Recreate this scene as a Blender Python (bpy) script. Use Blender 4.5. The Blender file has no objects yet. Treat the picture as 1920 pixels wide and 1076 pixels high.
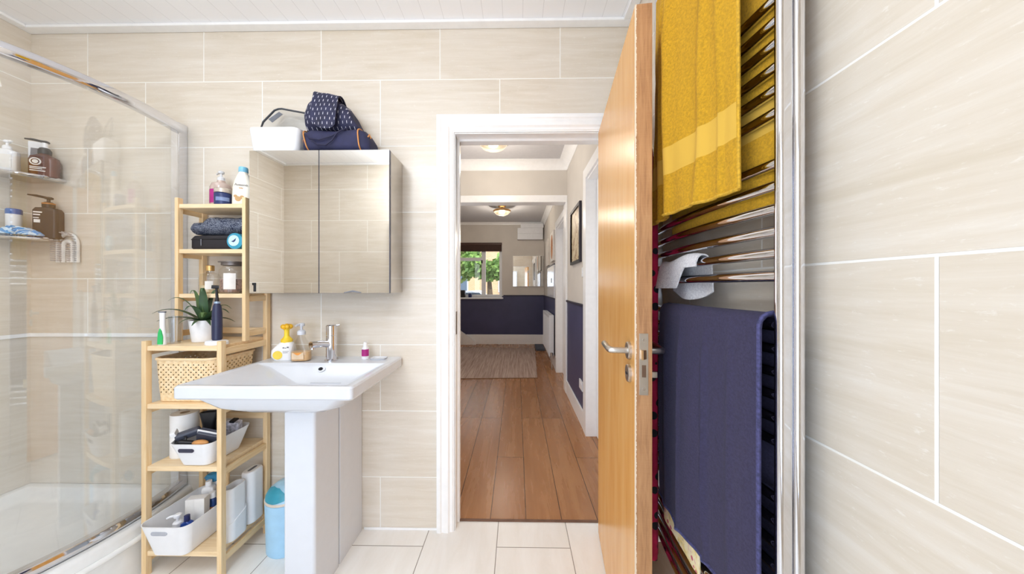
import bpy, bmesh, math, random
from mathutils import Vector, Matrix, noise
PI = math.pi
sc = bpy.context.scene
C = sc.collection
random.seed(7)

# ------------------------------------------------------------------ camera, world, lights, exposure
cam_d = bpy.data.cameras.new('camera')
cam_d.sensor_width = 36.0
cam_d.lens = 590.0 / 1920.0 * 36.0
cam_d.clip_start = 0.02
cam_d.clip_end = 200
cam = bpy.data.objects.new('camera', cam_d)
cam.location = (0, 0, 1.27)
cam.rotation_euler = (PI / 2, 0, math.atan(9 / 590.0))
C.objects.link(cam)
sc.camera = cam
sc.view_settings.view_transform = 'Standard'
sc.view_settings.look = 'None'
sc.view_settings.gamma = 1
sc.view_settings.use_curve_mapping = False
sc.view_settings.exposure = 0.27
sc.cycles.use_denoising = True
sc.cycles.max_bounces = 10
sc.cycles.diffuse_bounces = 6
sc.cycles.glossy_bounces = 6
sc.cycles.transmission_bounces = 6
sc.cycles.transparent_max_bounces = 24
sc.cycles.sample_clamp_indirect = 6.0
sc.cycles.caustics_reflective = False
sc.cycles.caustics_refractive = False

world = bpy.data.worlds.new('world')
sc.world = world
world.use_nodes = True
wn = world.node_tree.nodes
bgn = wn['Background']
bgn.inputs['Color'].default_value = (0.80, 0.89, 1.0, 1)
bgn.inputs['Strength'].default_value = 2.0


def light(name, kind, loc, energy, color=(1, 1, 1), size=0.5, size_y=None, rot=(0, 0, 0), parent=None, radius=0.05):
    d = bpy.data.lights.new(name, kind)
    d.energy = energy
    d.color = color
    if kind == 'AREA':
        d.shape = 'RECTANGLE'
        d.size = size
        d.size_y = size_y or size
    elif kind == 'POINT':
        d.shadow_soft_size = radius
    elif kind == 'SUN':
        d.angle = 0.02
    o = bpy.data.objects.new(name, d)
    o.location = loc
    o.rotation_euler = rot
    C.objects.link(o)
    if parent:
        o.parent = parent
    return o


# bathroom ceiling lights (above the frame), then an added fill point behind it
light('ceiling_light_shower', 'AREA', (-1.75, 0.45, 2.60), 7, (0.88, 0.94, 1.0), 0.9, 0.5)
light('ceiling_light_room', 'AREA', (-0.35, 0.35, 2.60), 3.5, (0.88, 0.94, 1.0), 0.9, 0.5)
light('ceiling_fill', 'POINT', (-1.00, -0.12, 2.42), 19, (0.88, 0.94, 1.0), radius=0.14)  # added to brighten the ceiling, no lamp body
# daylight over the street outside
light('sun', 'SUN', (0, 14, 8), 3.0, (1.0, 0.96, 0.88), rot=(math.radians(50), 0, math.radians(25)))
# added fill light inside the hall's left wall, which has no opening
light('hall_side_fill', 'AREA', (-1.40, 3.0, 1.6), 11, (0.95, 0.97, 1.0), 1.0, 1.4, (0, -PI / 2, 0))


# ------------------------------------------------------------------ node materials
def lin(c):
    return tuple(((v / 255) / 12.92 if v / 255 <= 0.04045 else ((v / 255 + 0.055) / 1.055) ** 2.4) for v in c[:3]) + (1,)


class NT:
    def __init__(self, name):
        self.m = bpy.data.materials.new(name)
        self.m.use_nodes = True
        self.t = self.m.node_tree
        self.b = self.t.nodes['Principled BSDF']
        self.out = self.t.nodes['Material Output']

    def n(self, typ, **kw):
        nd = self.t.nodes.new(typ)
        for k, v in kw.items():
            setattr(nd, k, v)
        return nd

    def set(self, sock, v):
        if isinstance(v, bpy.types.NodeSocket):
            self.t.links.new(v, sock)
        else:
            sock.default_value = v

    def M(self, op, a, b=0.0, c=None):
        nd = self.n('ShaderNodeMath', operation=op)
        self.set(nd.inputs[0], a)
        self.set(nd.inputs[1], b)
        if c is not None:
            self.set(nd.inputs[2], c)
        return nd.outputs[0]

    def pos(self, obj=False):
        if obj:
            return self.n('ShaderNodeTexCoord').outputs['Object']
        return self.n('ShaderNodeNewGeometry').outputs['Position']

    def xyz(self, v):
        s = self.n('ShaderNodeSeparateXYZ')
        self.set(s.inputs[0], v)
        return s.outputs

    def comb(self, x, y, z=0.0):
        s = self.n('ShaderNodeCombineXYZ')
        for i, v in enumerate((x, y, z)):
            self.set(s.inputs[i], v)
        return s.outputs[0]

    def noise(self, vec, scale, detail=3, rough=0.5, dist=0.0):
        nd = self.n('ShaderNodeTexNoise')
        self.set(nd.inputs['Vector'], vec)
        nd.inputs['Scale'].default_value = scale
        nd.inputs['Detail'].default_value = detail
        nd.inputs['Roughness'].default_value = rough
        nd.inputs['Distortion'].default_value = dist
        return nd.outputs['Fac']

    def mapv(self, vec, sx, sy, sz):
        nd = self.n('ShaderNodeVectorMath', operation='MULTIPLY')
        self.set(nd.inputs[0], vec)
        nd.inputs[1].default_value = (sx, sy, sz)
        return nd.outputs[0]

    def ramp(self, fac, stops):
        nd = self.n('ShaderNodeValToRGB')
        el = nd.color_ramp.elements
        while len(el) < len(stops):
            el.new(0.5)
        for e, (p, c) in zip(el, stops):
            e.position = p
            e.color = lin(c)
        self.set(nd.inputs[0], fac)
        return nd.outputs[0]

    def mix(self, fac, a, b, mode='MIX'):
        nd = self.n('ShaderNodeMix', data_type='RGBA', blend_type=mode)
        self.set(nd.inputs[0], fac)
        self.set(nd.inputs[6], a)
        self.set(nd.inputs[7], b)
        return nd.outputs[2]

    def bump(self, h, strength=0.2, dist=0.002):
        nd = self.n('ShaderNodeBump')
        nd.inputs['Strength'].default_value = strength
        nd.inputs['Distance'].default_value = dist
        self.set(nd.inputs['Height'], h)
        self.t.links.new(nd.outputs[0], self.b.inputs['Normal'])

    def col(self, v):
        self.set(self.b.inputs['Base Color'], v)

    def p(self, rough=0.5, metal=0.0, **kw):
        self.set(self.b.inputs['Roughness'], rough)
        self.b.inputs['Metallic'].default_value = metal
        for k, v in kw.items():
            self.b.inputs[k].default_value = v


def mat(name, c, rough=0.5, metal=0.0, var=0.05, scale=25, bump=0.0, bscale=400, **kw):
    """a plain surface with slight procedural mottling"""
    t = NT(name)
    pos = t.pos(True)
    f = t.noise(pos, scale)
    a = tuple(max(0, v * (1 - var)) for v in c)
    b = tuple(min(255, v * (1 + var)) for v in c)
    t.col(t.ramp(f, [(0.3, a), (0.7, b)]))
    t.p(rough, metal, **kw)
    if bump:
        t.bump(t.noise(pos, bscale, 2), bump)
    return t.m


def tile_mat(name, ax, ox, oz, bw=0.627, rh=0.3468, cols=None, grout=(246, 243, 236), mort=0.0028, rough=0.28, swap=False):
    t = NT(name)
    pos = t.pos()
    s = t.xyz(pos)
    h = s[ax]
    v = s[2] if not swap else s[0]
    if swap:
        h = s[1]
    u_ = t.M('ADD', h, ox)
    v_ = t.M('ADD', v, oz)
    br = t.n('ShaderNodeTexBrick', offset=0.5, offset_frequency=2)
    t.set(br.inputs['Vector'], t.comb(u_, v_))
    br.inputs['Color1'].default_value = (0.25, 0.25, 0.25, 1)
    br.inputs['Color2'].default_value = (0.75, 0.75, 0.75, 1)
    br.inputs['Scale'].default_value = 1
    br.inputs['Mortar Size'].default_value = mort
    br.inputs['Mortar Smooth'].default_value = 0.3
    br.inputs['Brick Width'].default_value = bw
    br.inputs['Row Height'].default_value = rh
    # each tile shifts the veining
    sh = t.n('ShaderNodeVectorMath', operation='MULTIPLY')
    t.set(sh.inputs[0], br.outputs['Color'])
    sh.inputs[1].default_value = (7, 7, 7)
    if swap:
        base = t.comb(t.M('MULTIPLY', s[0], 9.0), t.M('MULTIPLY', s[1], 2.0), 0.0)
    else:
        base = t.comb(t.M('MULTIPLY', h, 2.2), t.M('MULTIPLY', v, 26.0), 0.0)
    ad = t.n('ShaderNodeVectorMath', operation='ADD')
    t.set(ad.inputs[0], base)
    t.set(ad.inputs[1], sh.outputs[0])
    vein = t.noise(ad.outputs[0], 1.3, 9, 0.68, 0.45)
    fine = t.noise(ad.outputs[0], 7, 5, 0.7, 0.3)
    cloud = t.noise(pos, 2.2, 3, 0.5, 0.4)
    cols = cols or [(213, 201, 182), (220, 209, 193), (225, 215, 201), (234, 227, 217)]
    c1 = t.ramp(vein, [(0.30, cols[0]), (0.45, cols[1]), (0.56, cols[2]), (0.74, cols[3])])
    speck = t.noise(t.mapv(pos, 22, 22, 70), 2.0, 4, 0.7, 0.3)
    c2 = t.mix(t.M('MULTIPLY', fine, 0.35), c1, lin(cols[0]), 'MIX')
    c2 = t.mix(t.M('MULTIPLY', t.ramp(speck, [(0.60, (0, 0, 0)), (0.74, (255, 255, 255))]), 0.45), c2, lin((246, 243, 238)))
    c2 = t.mix(t.M('MULTIPLY', t.ramp(cloud, [(0.45, (0, 0, 0)), (0.72, (255, 255, 255))]), 0.35), c2, lin(cols[3]))
    t.col(t.mix(br.outputs['Fac'], c2, lin(grout)))
    r = t.M('MULTIPLY_ADD', br.outputs['Fac'], 0.5, rough)
    t.p(r)
    inv = t.M('SUBTRACT', 1.0, br.outputs['Fac'])
    t.bump(inv, 0.5, 0.0015)
    return t.m


TW, TH = 0.627, 0.3468
OZ = -1.3146 + 10 * TH
m_tile_back = tile_mat('cream_stone_tile_back', 0, -0.225 + 10 * TW, OZ)
m_tile_side = tile_mat('cream_stone_tile_side', 1, -0.448 + 10 * TW, OZ)
m_tile_floor = tile_mat('pale_floor_tile', 1, -1.535 + 10 * 0.62, 0.459 + 10 * 0.36, 0.62, 0.36,
                        [(232, 228, 220), (238, 234, 228), (241, 238, 233), (245, 243, 239)], (150, 142, 132), 0.0022, 0.3, True)


def wood_mat(name, dark, mid, light_, axis=2, scale=3.0, rough=0.4, stretch=18, bump=0.05):
    t = NT(name)
    pos = t.pos(True)
    sv = [stretch] * 3
    sv[axis] = 1.2
    f = t.noise(t.mapv(pos, *sv), scale, 5, 0.6, 0.6)
    g = t.noise(t.mapv(pos, *[v * 4 for v in sv]), scale, 3, 0.6)
    c = t.ramp(f, [(0.3, dark), (0.5, mid), (0.72, light_)])
    c = t.mix(t.M('MULTIPLY', g, 0.25), c, lin(dark))
    t.col(c)
    t.p(rough)
    t.bump(g, bump, 0.001)
    return t.m


m_bamboo = wood_mat('bamboo', (226, 190, 138), (236, 206, 160), (243, 218, 180), 2, 4, 0.45)
m_bamboo_x = wood_mat('bamboo_shelf', (230, 198, 150), (240, 213, 172), (247, 226, 192), 0, 4, 0.45)
m_door = wood_mat('oak_veneer', (216, 154, 80), (228, 170, 96), (234, 182, 112), 2, 1.6, 0.27, 9, 0.02)


def lipping_mat():
    t = NT('worn_door_lipping')
    pos = t.pos(True)
    f = t.noise(t.mapv(pos, 60, 60, 5), 2, 5, 0.6, 0.5)
    g = t.noise(t.mapv(pos, 8, 8, 420), 1, 2, 0.5)
    c = t.ramp(f, [(0.3, (150, 102, 62)), (0.5, (174, 124, 80)), (0.72, (190, 142, 96))])
    c = t.mix(t.M('MULTIPLY', g, 0.25), c, lin((210, 168, 124)))
    y = t.xyz(pos)[1]
    chip = t.noise(t.mapv(pos, 1, 1, 60), 2.0, 4, 0.7)
    edge = t.M('LESS_THAN', y, t.M('MULTIPLY_ADD', chip, 0.010, -0.0015))
    t.col(t.mix(t.M('MULTIPLY', edge, 0.8), c, lin((236, 220, 196))))
    t.p(0.55)
    return t.m


m_lip = lipping_mat()


def floor_wood():
    t = NT('oak_floorboards')
    pos = t.pos()
    s = t.xyz(pos)
    br = t.n('ShaderNodeTexBrick', offset=0.37, offset_frequency=3)
    t.set(br.inputs['Vector'], t.comb(t.M('ADD', s[1], 8.35), t.M('ADD', s[0], -0.05 + 10 * 0.195)))
    br.inputs['Color1'].default_value = (0, 0, 0, 1)
    br.inputs['Color2'].default_value = (1, 1, 1, 1)
    br.inputs['Scale'].default_value = 1
    br.inputs['Mortar Size'].default_value = 0.0022
    br.inputs['Mortar Smooth'].default_value = 0.2
    br.inputs['Brick Width'].default_value = 1.9
    br.inputs['Row Height'].default_value = 0.195
    sh = t.n('ShaderNodeVectorMath', operation='MULTIPLY_ADD')
    t.set(sh.inputs[0], br.outputs['Color'])
    sh.inputs[1].default_value = (9, 9, 9)
    t.set(sh.inputs[2], t.mapv(pos, 9, 1.0, 1))
    f = t.noise(sh.outputs[0], 1.8, 6, 0.6, 0.35)
    kn = t.noise(t.mapv(pos, 7, 2.6, 1), 1.7, 3, 0.5, 0.6)
    c = t.ramp(f, [(0.25, (154, 106, 66)), (0.5, (170, 120, 78)), (0.78, (186, 138, 94))])
    c = t.mix(t.ramp(kn, [(0.68, (0, 0, 0)), (0.78, (255, 255, 255))]), c, lin((104, 70, 46)))
    v = t.xyz(br.outputs['Color'])[0]
    c = t.mix(t.M('MULTIPLY', v, 0.55), c, lin((140, 94, 60)))
    t.col(t.mix(br.outputs['Fac'], c, lin((62, 38, 22))))
    t.p(t.M('MULTIPLY_ADD', f, 0.12, 0.21))
    t.bump(t.M('SUBTRACT', 1.0, br.outputs['Fac']), 0.3, 0.001)
    return t.m


m_floorboards = floor_wood()


def board_ceiling():
    t = NT('white_ceiling_boards')
    s = t.xyz(t.pos())
    fr = t.M('FRACT', t.M('DIVIDE', t.M('ADD', s[0], 10.02), 0.1))
    seam = t.M('LESS_THAN', t.M('ABSOLUTE', t.M('SUBTRACT', fr, 0.5)), 0.012)
    t.col(t.mix(seam, lin((250, 250, 252)), lin((228, 228, 230))))
    t.p(0.35)
    t.bump(t.M('SUBTRACT', 1.0, seam), 0.08, 0.001)
    return t.m


m_ceil = board_ceiling()
m_white = mat('white_gloss_paint', (248, 248, 248), 0.3, var=0.01)
m_upvc = mat('white_upvc', (236, 238, 242), 0.3, var=0.01)
m_plaster = mat('cream_wall_paint', (212, 206, 198), 0.7, var=0.02, scale=3)
m_hallceil = mat('hall_ceiling_paint', (206, 205, 208), 0.8, var=0.01)
m_navypaint = mat('navy_wall_paint', (66, 66, 100), 0.45, var=0.05, scale=3)
m_dadorail = mat('dark_dado_rail', (44, 42, 62), 0.4)
m_ceramic = mat('white_ceramic', (214, 217, 223), 0.1, var=0.005)
m_acrylic = mat('white_acrylic', (238, 238, 236), 0.18, var=0.01)
m_plastic = mat('white_plastic', (240, 240, 242), 0.35, var=0.008)
m_chrome = mat('chrome', (222, 222, 226), 0.06, 1.0, var=0.01)
m_chrome_sat = mat('satin_steel', (200, 194, 186), 0.3, 1.0, var=0.03)
m_steel = mat('brushed_steel', (208, 202, 194), 0.22, 1.0, var=0.05, scale=8)
m_mirror = mat('mirror_silver', (236, 236, 234), 0.015, 1.0, var=0.002)
m_black = mat('black_plastic', (20, 19, 24), 0.45)
m_darkgap = mat('dark_recess', (24, 24, 30), 0.8)
m_grey = mat('grey_plastic', (120, 122, 130), 0.4)


def thin_glass(name, tint=(1, 1, 1), refl=1.0, rough=0.02):
    t = NT(name)
    tr = t.n('ShaderNodeBsdfTransparent')
    tr.inputs[0].default_value = tint + (1,)
    gl = t.n('ShaderNodeBsdfGlossy')
    gl.inputs['Roughness'].default_value = rough
    gl.inputs['Color'].default_value = (1, 1, 1, 1)
    geo = t.n('ShaderNodeNewGeometry')
    dt = t.n('ShaderNodeVectorMath', operation='DOT_PRODUCT')
    t.set(dt.inputs[0], geo.outputs['Normal'])
    t.set(dt.inputs[1], geo.outputs['Incoming'])
    fres = t.M('MULTIPLY_ADD', t.M('POWER', t.M('SUBTRACT', 1.0, t.M('ABSOLUTE', dt.outputs['Value'])), 5.0), 0.96, 0.04)
    nz = t.noise(t.pos(True), 3.0)
    mx = t.n('ShaderNodeMixShader')
    t.set(mx.inputs[0], t.M('MULTIPLY', fres, t.M('MULTIPLY_ADD', nz, 0.1, refl)))
    t.t.links.new(tr.outputs[0], mx.inputs[1])
    t.t.links.new(gl.outputs[0], mx.inputs[2])
    t.t.links.new(mx.outputs[0], t.out.inputs['Surface'])
    return t.m


m_shglass = thin_glass('shower_glass', (0.99, 0.995, 0.995), 1.9)
m_winglass = thin_glass('window_glass', (0.96, 0.97, 0.98), 0.7)
m_clear = thin_glass('clear_plastic', (0.93, 0.94, 0.95), 1.0, 0.05)
m_bottleglass = thin_glass('bottle_glass', (0.93, 0.92, 0.90), 1.0, 0.03)
def frosted_glass():
    t = NT('lamp_glass')
    a = t.n('ShaderNodeBsdfTransparent')
    c = t.n('ShaderNodeBsdfTranslucent')
    t.set(c.inputs[0], t.ramp(t.noise(t.pos(True), 9), [(0.3, (244, 240, 232)), (0.7, (250, 247, 240))]))
    m = t.n('ShaderNodeMixShader')
    m.inputs[0].default_value = 0.45
    t.t.links.new(a.outputs[0], m.inputs[1])
    t.t.links.new(c.outputs[0], m.inputs[2])
    t.t.links.new(m.outputs[0], t.out.inputs['Surface'])
    return t.m


m_lampglass = frosted_glass()


def emit(name, c, s):
    t = NT(name)
    e = t.n('ShaderNodeEmission')
    t.set(e.inputs[0], t.ramp(t.noise(t.pos(True), 5), [(0.3, c), (0.7, c)]))
    e.inputs[1].default_value = s
    t.t.links.new(e.outputs[0], t.out.inputs['Surface'])
    return t.m


# ------------------------------------------------------------------ mesh helper
class B:
    def __init__(self):
        self.bm = bmesh.new()

    def box(self, x0, x1, y0, y1, z0, z1, bev=0.0, seg=2):
        r = bmesh.ops.create_cube(self.bm, size=1.0)
        vs = r['verts']
        for v in vs:
            v.co = Vector(((x0 + x1) / 2 + v.co.x * (x1 - x0), (y0 + y1) / 2 + v.co.y * (y1 - y0), (z0 + z1) / 2 + v.co.z * (z1 - z0)))
        if bev:
            es = list({e for v in vs for e in v.link_edges})
            bmesh.ops.bevel(self.bm, geom=es, offset=bev, segments=seg, profile=0.5, affect='EDGES', clamp_overlap=True)
        return self

    def obox(self, mtx, sx, sy, sz, bev=0.0, seg=2):
        """box of given size placed by a matrix"""
        n0 = len(self.bm.verts)
        self.box(-sx / 2, sx / 2, -sy / 2, sy / 2, -sz / 2, sz / 2, bev, seg)
        self.bm.verts.ensure_lookup_table()
        for v in self.bm.verts[n0:]:
            v.co = mtx @ v.co
        return self

    def loft(self, rings, cap0=True, cap1=True, closed=True):
        R = [[self.bm.verts.new(p) for p in r] for r in rings]
        n = len(R[0])
        for a, b in zip(R, R[1:]):
            for i in range(n if closed else n - 1):
                j = (i + 1) % n
                try:
                    self.bm.faces.new((a[i], a[j], b[j], b[i]))
                except ValueError:
                    pass
        if cap0 and n > 2:
            self.bm.faces.new(list(reversed(R[0])))
        if cap1 and n > 2:
            self.bm.faces.new(R[-1])
        return self

    def lathe(self, prof, seg=28, cx=0, cy=0, sx=1.0, sy=1.0, a0=0, a1=2 * PI):
        full = abs(a1 - a0 - 2 * PI) < 1e-6
        k = seg if full else seg + 1
        rings = []
        for r, z in prof:
            r = max(r, 1e-5)
            rings.append([(cx + sx * r * math.cos(a0 + (a1 - a0) * i / seg), cy + sy * r * math.sin(a0 + (a1 - a0) * i / seg), z) for i in range(k)])
        self.loft(rings, full, full, full)
        return self

    def tube(self, pts, r, seg=10, closed=False):
        pts = [Vector(p) for p in pts]
        n = len(pts)
        rr = r if isinstance(r, (list, tuple)) else [r] * n
        tans = []
        for i in range(n):
            if closed:
                t = pts[(i + 1) % n] - pts[i - 1]
            else:
                t = pts[min(i + 1, n - 1)] - pts[max(i - 1, 0)]
            tans.append(t.normalized())
        up = Vector((0, 0, 1)) if abs(tans[0].z) < 0.9 else Vector((1, 0, 0))
        nrm = (up - tans[0] * up.dot(tans[0])).normalized()
        rings = []
        for i in range(n):
            nrm = (nrm - tans[i] * nrm.dot(tans[i]))
            nrm = nrm.normalized() if nrm.length > 1e-6 else tans[i].orthogonal().normalized()
            bi = tans[i].cross(nrm)
            rings.append([pts[i] + (nrm * math.cos(2 * PI * k / seg) + bi * math.sin(2 * PI * k / seg)) * rr[i] for k in range(seg)])
        if closed:
            rings.append(rings[0])
            self.loft(rings, False, False)
            bmesh.ops.remove_doubles(self.bm, verts=self.bm.verts, dist=1e-6)
        else:
            self.loft(rings)
        return self

    def sweep(self, pts, sect, close_sect=True):
        """sweep a section [(side, up)] along a horizontal path, mitred"""
        pts = [Vector(p) for p in pts]
        rings = []
        for i, p in enumerate(pts):
            t = (pts[min(i + 1, len(pts) - 1)] - pts[max(i - 1, 0)]).normalized()
            s = Vector((t.y, -t.x, 0)).normalized()
            rings.append([p + s * a + Vector((0, 0, b)) for a, b in sect])
        self.loft(rings)
        return self

    def grid(self, f, nu, nv, thick=0.0):
        V = [[self.bm.verts.new(f(i / nu, j / nv)) for j in range(nv + 1)] for i in range(nu + 1)]
        fs = []
        for i in range(nu):
            for j in range(nv):
                fs.append(self.bm.faces.new((V[i][j], V[i + 1][j], V[i + 1][j + 1], V[i][j + 1])))
        if thick:
            bmesh.ops.recalc_face_normals(self.bm, faces=fs)
            bmesh.ops.solidify(self.bm, geom=fs, thickness=thick)
        return self

    def ball(self, c, rx, ry, rz, seg=20, bumpy=0.0, bs=8.0, sd=0.0, flat=None):
        r = bmesh.ops.create_uvsphere(self.bm, u_segments=seg, v_segments=max(8, seg * 2 // 3), radius=1)
        for v in r['verts']:
            d = v.co.normalized()
            k = 1 + bumpy * (noise.noise(d * bs * 0.3 + Vector((sd, sd, sd))) + 0.5 * noise.noise(d * bs * 0.8 + Vector((sd, 3, 1))))
            p = Vector((d.x * rx * k, d.y * ry * k, d.z * rz * k))
            if flat is not None and p.z < flat:
                p.z = flat
            v.co = Vector(c) + p
        return self


def rrect(x0, x1, y0, y1, z, r, n=5):
    r = min(r, (x1 - x0) / 2 - 1e-4, (y1 - y0) / 2 - 1e-4)
    pts = []
    for cx, cy, a in ((x1 - r, y0 + r, -PI / 2), (x1 - r, y1 - r, 0), (x0 + r, y1 - r, PI / 2), (x0 + r, y0 + r, PI)):
        for i in range(n + 1):
            t = a + PI / 2 * i / n
            pts.append((cx + r * math.cos(t), cy + r * math.sin(t), z))
    return pts


def obj(name, b, m, parent=None, smooth=True, angle=38, label=None):
    bm = b.bm
    bmesh.ops.remove_doubles(bm, verts=bm.verts, dist=1e-7)
    bmesh.ops.recalc_face_normals(bm, faces=bm.faces)
    if smooth:
        for f in bm.faces:
            f.smooth = True
        for e in bm.edges:
            if len(e.link_faces) == 2 and e.calc_face_angle(0) > math.radians(angle):
                e.smooth = False
    me = bpy.data.meshes.new(name)
    bm.to_mesh(me)
    bm.free()
    o = bpy.data.objects.new(name, me)
    C.objects.link(o)
    if m:
        me.materials.append(m)
    if smooth and angle < 60:
        w = o.modifiers.new('weighted_normal', 'WEIGHTED_NORMAL')
        w.keep_sharp = True
    if parent:
        o.parent = parent
    if label:
        o['label'] = label
    return o


def tag(o, label, cat, group=None, kind=None):
    o['label'] = label
    o['category'] = cat
    if group:
        o['group'] = group
    if kind:
        o['kind'] = kind
    return o


def thing(name, label, cat, loc=(0, 0, 0), rz=0.0, group=None):
    o = bpy.data.objects.new(name, None)
    o.empty_display_size = 0.05
    o.location = loc
    o.rotation_euler = (0, 0, rz)
    C.objects.link(o)
    return tag(o, label, cat, group)


def struct(name, b, m, parent=None, label=None, cat=None, smooth=True):
    o = obj(name, b, m, parent, smooth)
    if not parent:
        o['kind'] = 'structure'
        if label:
            o['label'] = label
            o['category'] = cat
    return o


def text(name, s, size, m, parent, loc, rot, ext=0.0004):
    cu = bpy.data.curves.new(name, 'FONT')
    cu.body = s
    cu.size = size
    cu.extrude = ext
    cu.align_x = 'CENTER'
    cu.align_y = 'CENTER'
    tmp = bpy.data.objects.new(name + '_tmp', cu)
    C.objects.link(tmp)
    dg = bpy.context.evaluated_depsgraph_get()
    me = bpy.data.meshes.new_from_object(tmp.evaluated_get(dg))
    bpy.data.objects.remove(tmp)
    me.name = name
    me.materials.clear()
    me.materials.append(m)
    o = bpy.data.objects.new(name, me)
    C.objects.link(o)
    o.parent = parent
    o.location = loc
    o.rotation_euler = rot
    return o


def copy_tree(o, parent=None):
    c = o.copy()
    C.objects.link(c)
    c.parent = parent
    for ch in list(o.children):
        copy_tree(ch, c)
    return c


# ================================================================== SETTING: bathroom
XL, XR, YB, YF, ZC = -2.592, 0.586, 1.64, -0.53, 2.632
OX0, OX1, OZT = -0.325, 0.468, 2.072      # doorway
YH = 1.77                                  # hall face of the wall
b = B()
b.box(XL - 0.1, OX0, YB, YH, -0.1, ZC)
b.box(OX1, XR + 0.02, YB, YH, -0.1, ZC)
b.box(OX0, OX1, YB, YH, OZT, ZC)
struct('wall_back', b, m_tile_back, smooth=False)
struct('wall_left', B().box(XL - 0.1, XL, YF - 0.1, YB, -0.1, ZC), m_tile_side, smooth=False)
struct('wall_right', B().box(XR, XR + 0.1, YF - 0.1, YB, -0.1, ZC), m_tile_side, smooth=False)
struct('wall_front', B().box(XL, XR, YF - 0.1, YF, -0.1, ZC), m_tile_back, smooth=False)
struct('floor', B().box(XL, XR, YF, YB, -0.1, 0).box(OX0, OX1, YB, 1.705, -0.1, 0), m_tile_floor, smooth=False)
struct('ceiling', B().box(XL - 0.1, XR + 0.1, YF - 0.1, YH, ZC, ZC + 0.1), m_ceil, smooth=False)
struct('trim_1', B().box(XL, XR, YB - 0.048, YB - 0.001, ZC - 0.016, ZC, 0.004), m_white)
struct('trim_2', B().box(XL + 0.001, XL + 0.048, YF, YB - 0.048, ZC - 0.016, ZC, 0.004), m_white)
struct('trim_3', B().box(XR - 0.048, XR - 0.001, YF, YB - 0.048, ZC - 0.016, ZC, 0.004), m_white)
struct('trim_4', B().box(XL + 0.001, XR - 0.001, YF + 0.001, YF + 0.035, ZC - 0.014, ZC, 0.004), m_white)
# white tile strip inside the shower
struct('trim_5', B().box(XL + 0.012, -1.79, YB - 0.012, YB - 0.0005, 1.006, 1.026, 0.003), m_white)
struct('trim_6', B().box(XL + 0.0005, XL + 0.012, 0.55, YB - 0.0005, 1.006, 1.026, 0.003), m_white)
struct('baseboard_back', B().box(-0.80, -0.412, YB - 0.006, YB - 0.0005, 0.0, 0.012, 0.002), m_white)

# window-shaped fill light added on the wall behind the photographer
wf = B()
for q in ((-1.38, 0.02, 0.20, 0.25), (-1.38, 0.02, 1.95, 2.0), (-1.38, -1.33, 0.25, 1.95), (-0.03, 0.02, 0.25, 1.95), (-0.705, -0.655, 0.25, 1.95)):
    wf.box(q[0], q[1], YF + 0.0005, YF + 0.05, q[2], q[3], 0.004)
w2 = struct('fill_window', wf, m_upvc, label='added white framed fill light panel behind the photographer', cat='window')
for q in ((-1.33, -0.705), (-0.655, -0.03)):
    obj('glowing_pane', B().box(q[0], q[1], YF + 0.006, YF + 0.02, 0.25, 1.95), emit('fill_glow', (222, 236, 255), 3.6), w2, smooth=False)

# large plain tiles inside the shower below the strip
m_shtile = tile_mat('large_shower_tile', 0, 2.69, 10 * 0.8 - 0.215, 4.0, 0.80, [(212, 203, 188), (218, 210, 197), (223, 216, 205), (232, 227, 218)])
struct('wall_shower_back', B().box(XL + 0.0035, -1.79, YB - 0.0035, YB - 0.0004, 0.2275, 1.006), m_shtile, smooth=False)
struct('wall_shower_left', B().box(XL + 0.0004, XL + 0.0035, 0.56, YB - 0.0004, 0.2275, 1.006), m_shtile, smooth=False)

# door casing: moulded architrave profile (across, out of the wall), mitred round the opening
prof = [(0, 0), (0, 0.020), (0.006, 0.024), (0.020, 0.024), (0.026, 0.018), (0.034, 0.018), (0.042, 0.022), (0.060, 0.022), (0.068, 0.014),
        (0.080, 0.014), (0.084, 0.010), (0.088, 0.010), (0.088, 0)]
r_ = [(x, d) for x, d in prof]
b = B()
rings = []
for (px, pz, dx, dz) in ((OX0, 0.0, -1, 0), (OX0, OZT, -1, 1), (OX1 - 0.002, OZT, 1, 1), (OX1 - 0.002, 0.0, 1, 0)):
    rings.append([(px + dx * (0.002 + 0.092 - x if False else 0.090 - x), YB - d, pz + dz * (0.090 - x)) for x, d in prof])
b.loft(rings)
struct('trim_7', b, m_white)
# lining and stop of the doorway
b = B()
b.box(OX0, OX0 + 0.004, YB - 0.004, YH, 0, OZT)
b.box(OX1 - 0.004, OX1, YB + 0.002, YH, 0, OZT)
b.box(OX0 + 0.004, OX1 - 0.004, YB - 0.004, YH, OZT - 0.004, OZT)
b.box(OX0 + 0.004, OX0 + 0.016, YB + 0.055, YB + 0.085, 0, OZT - 0.004)
b.box(OX0 + 0.016, OX1 - 0.004, YB + 0.055, YB + 0.085, OZT - 0.016, OZT - 0.004)
struct('trim_8', b, m_white)
# brass strike on the left lining
struct('trim_9', B().box(OX0 + 0.004, OX0 + 0.0065, YB + 0.012, YB + 0.034, 1.02, 1.14), mat('aged_strike_plate', (120, 104, 88), 0.4, 0.9))
# threshold strip
struct('trim_10', B().box(OX0, OX1, 1.70, 1.716, 0.0, 0.006, 0.002), mat('threshold_strip', (110, 78, 60), 0.4))

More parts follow.
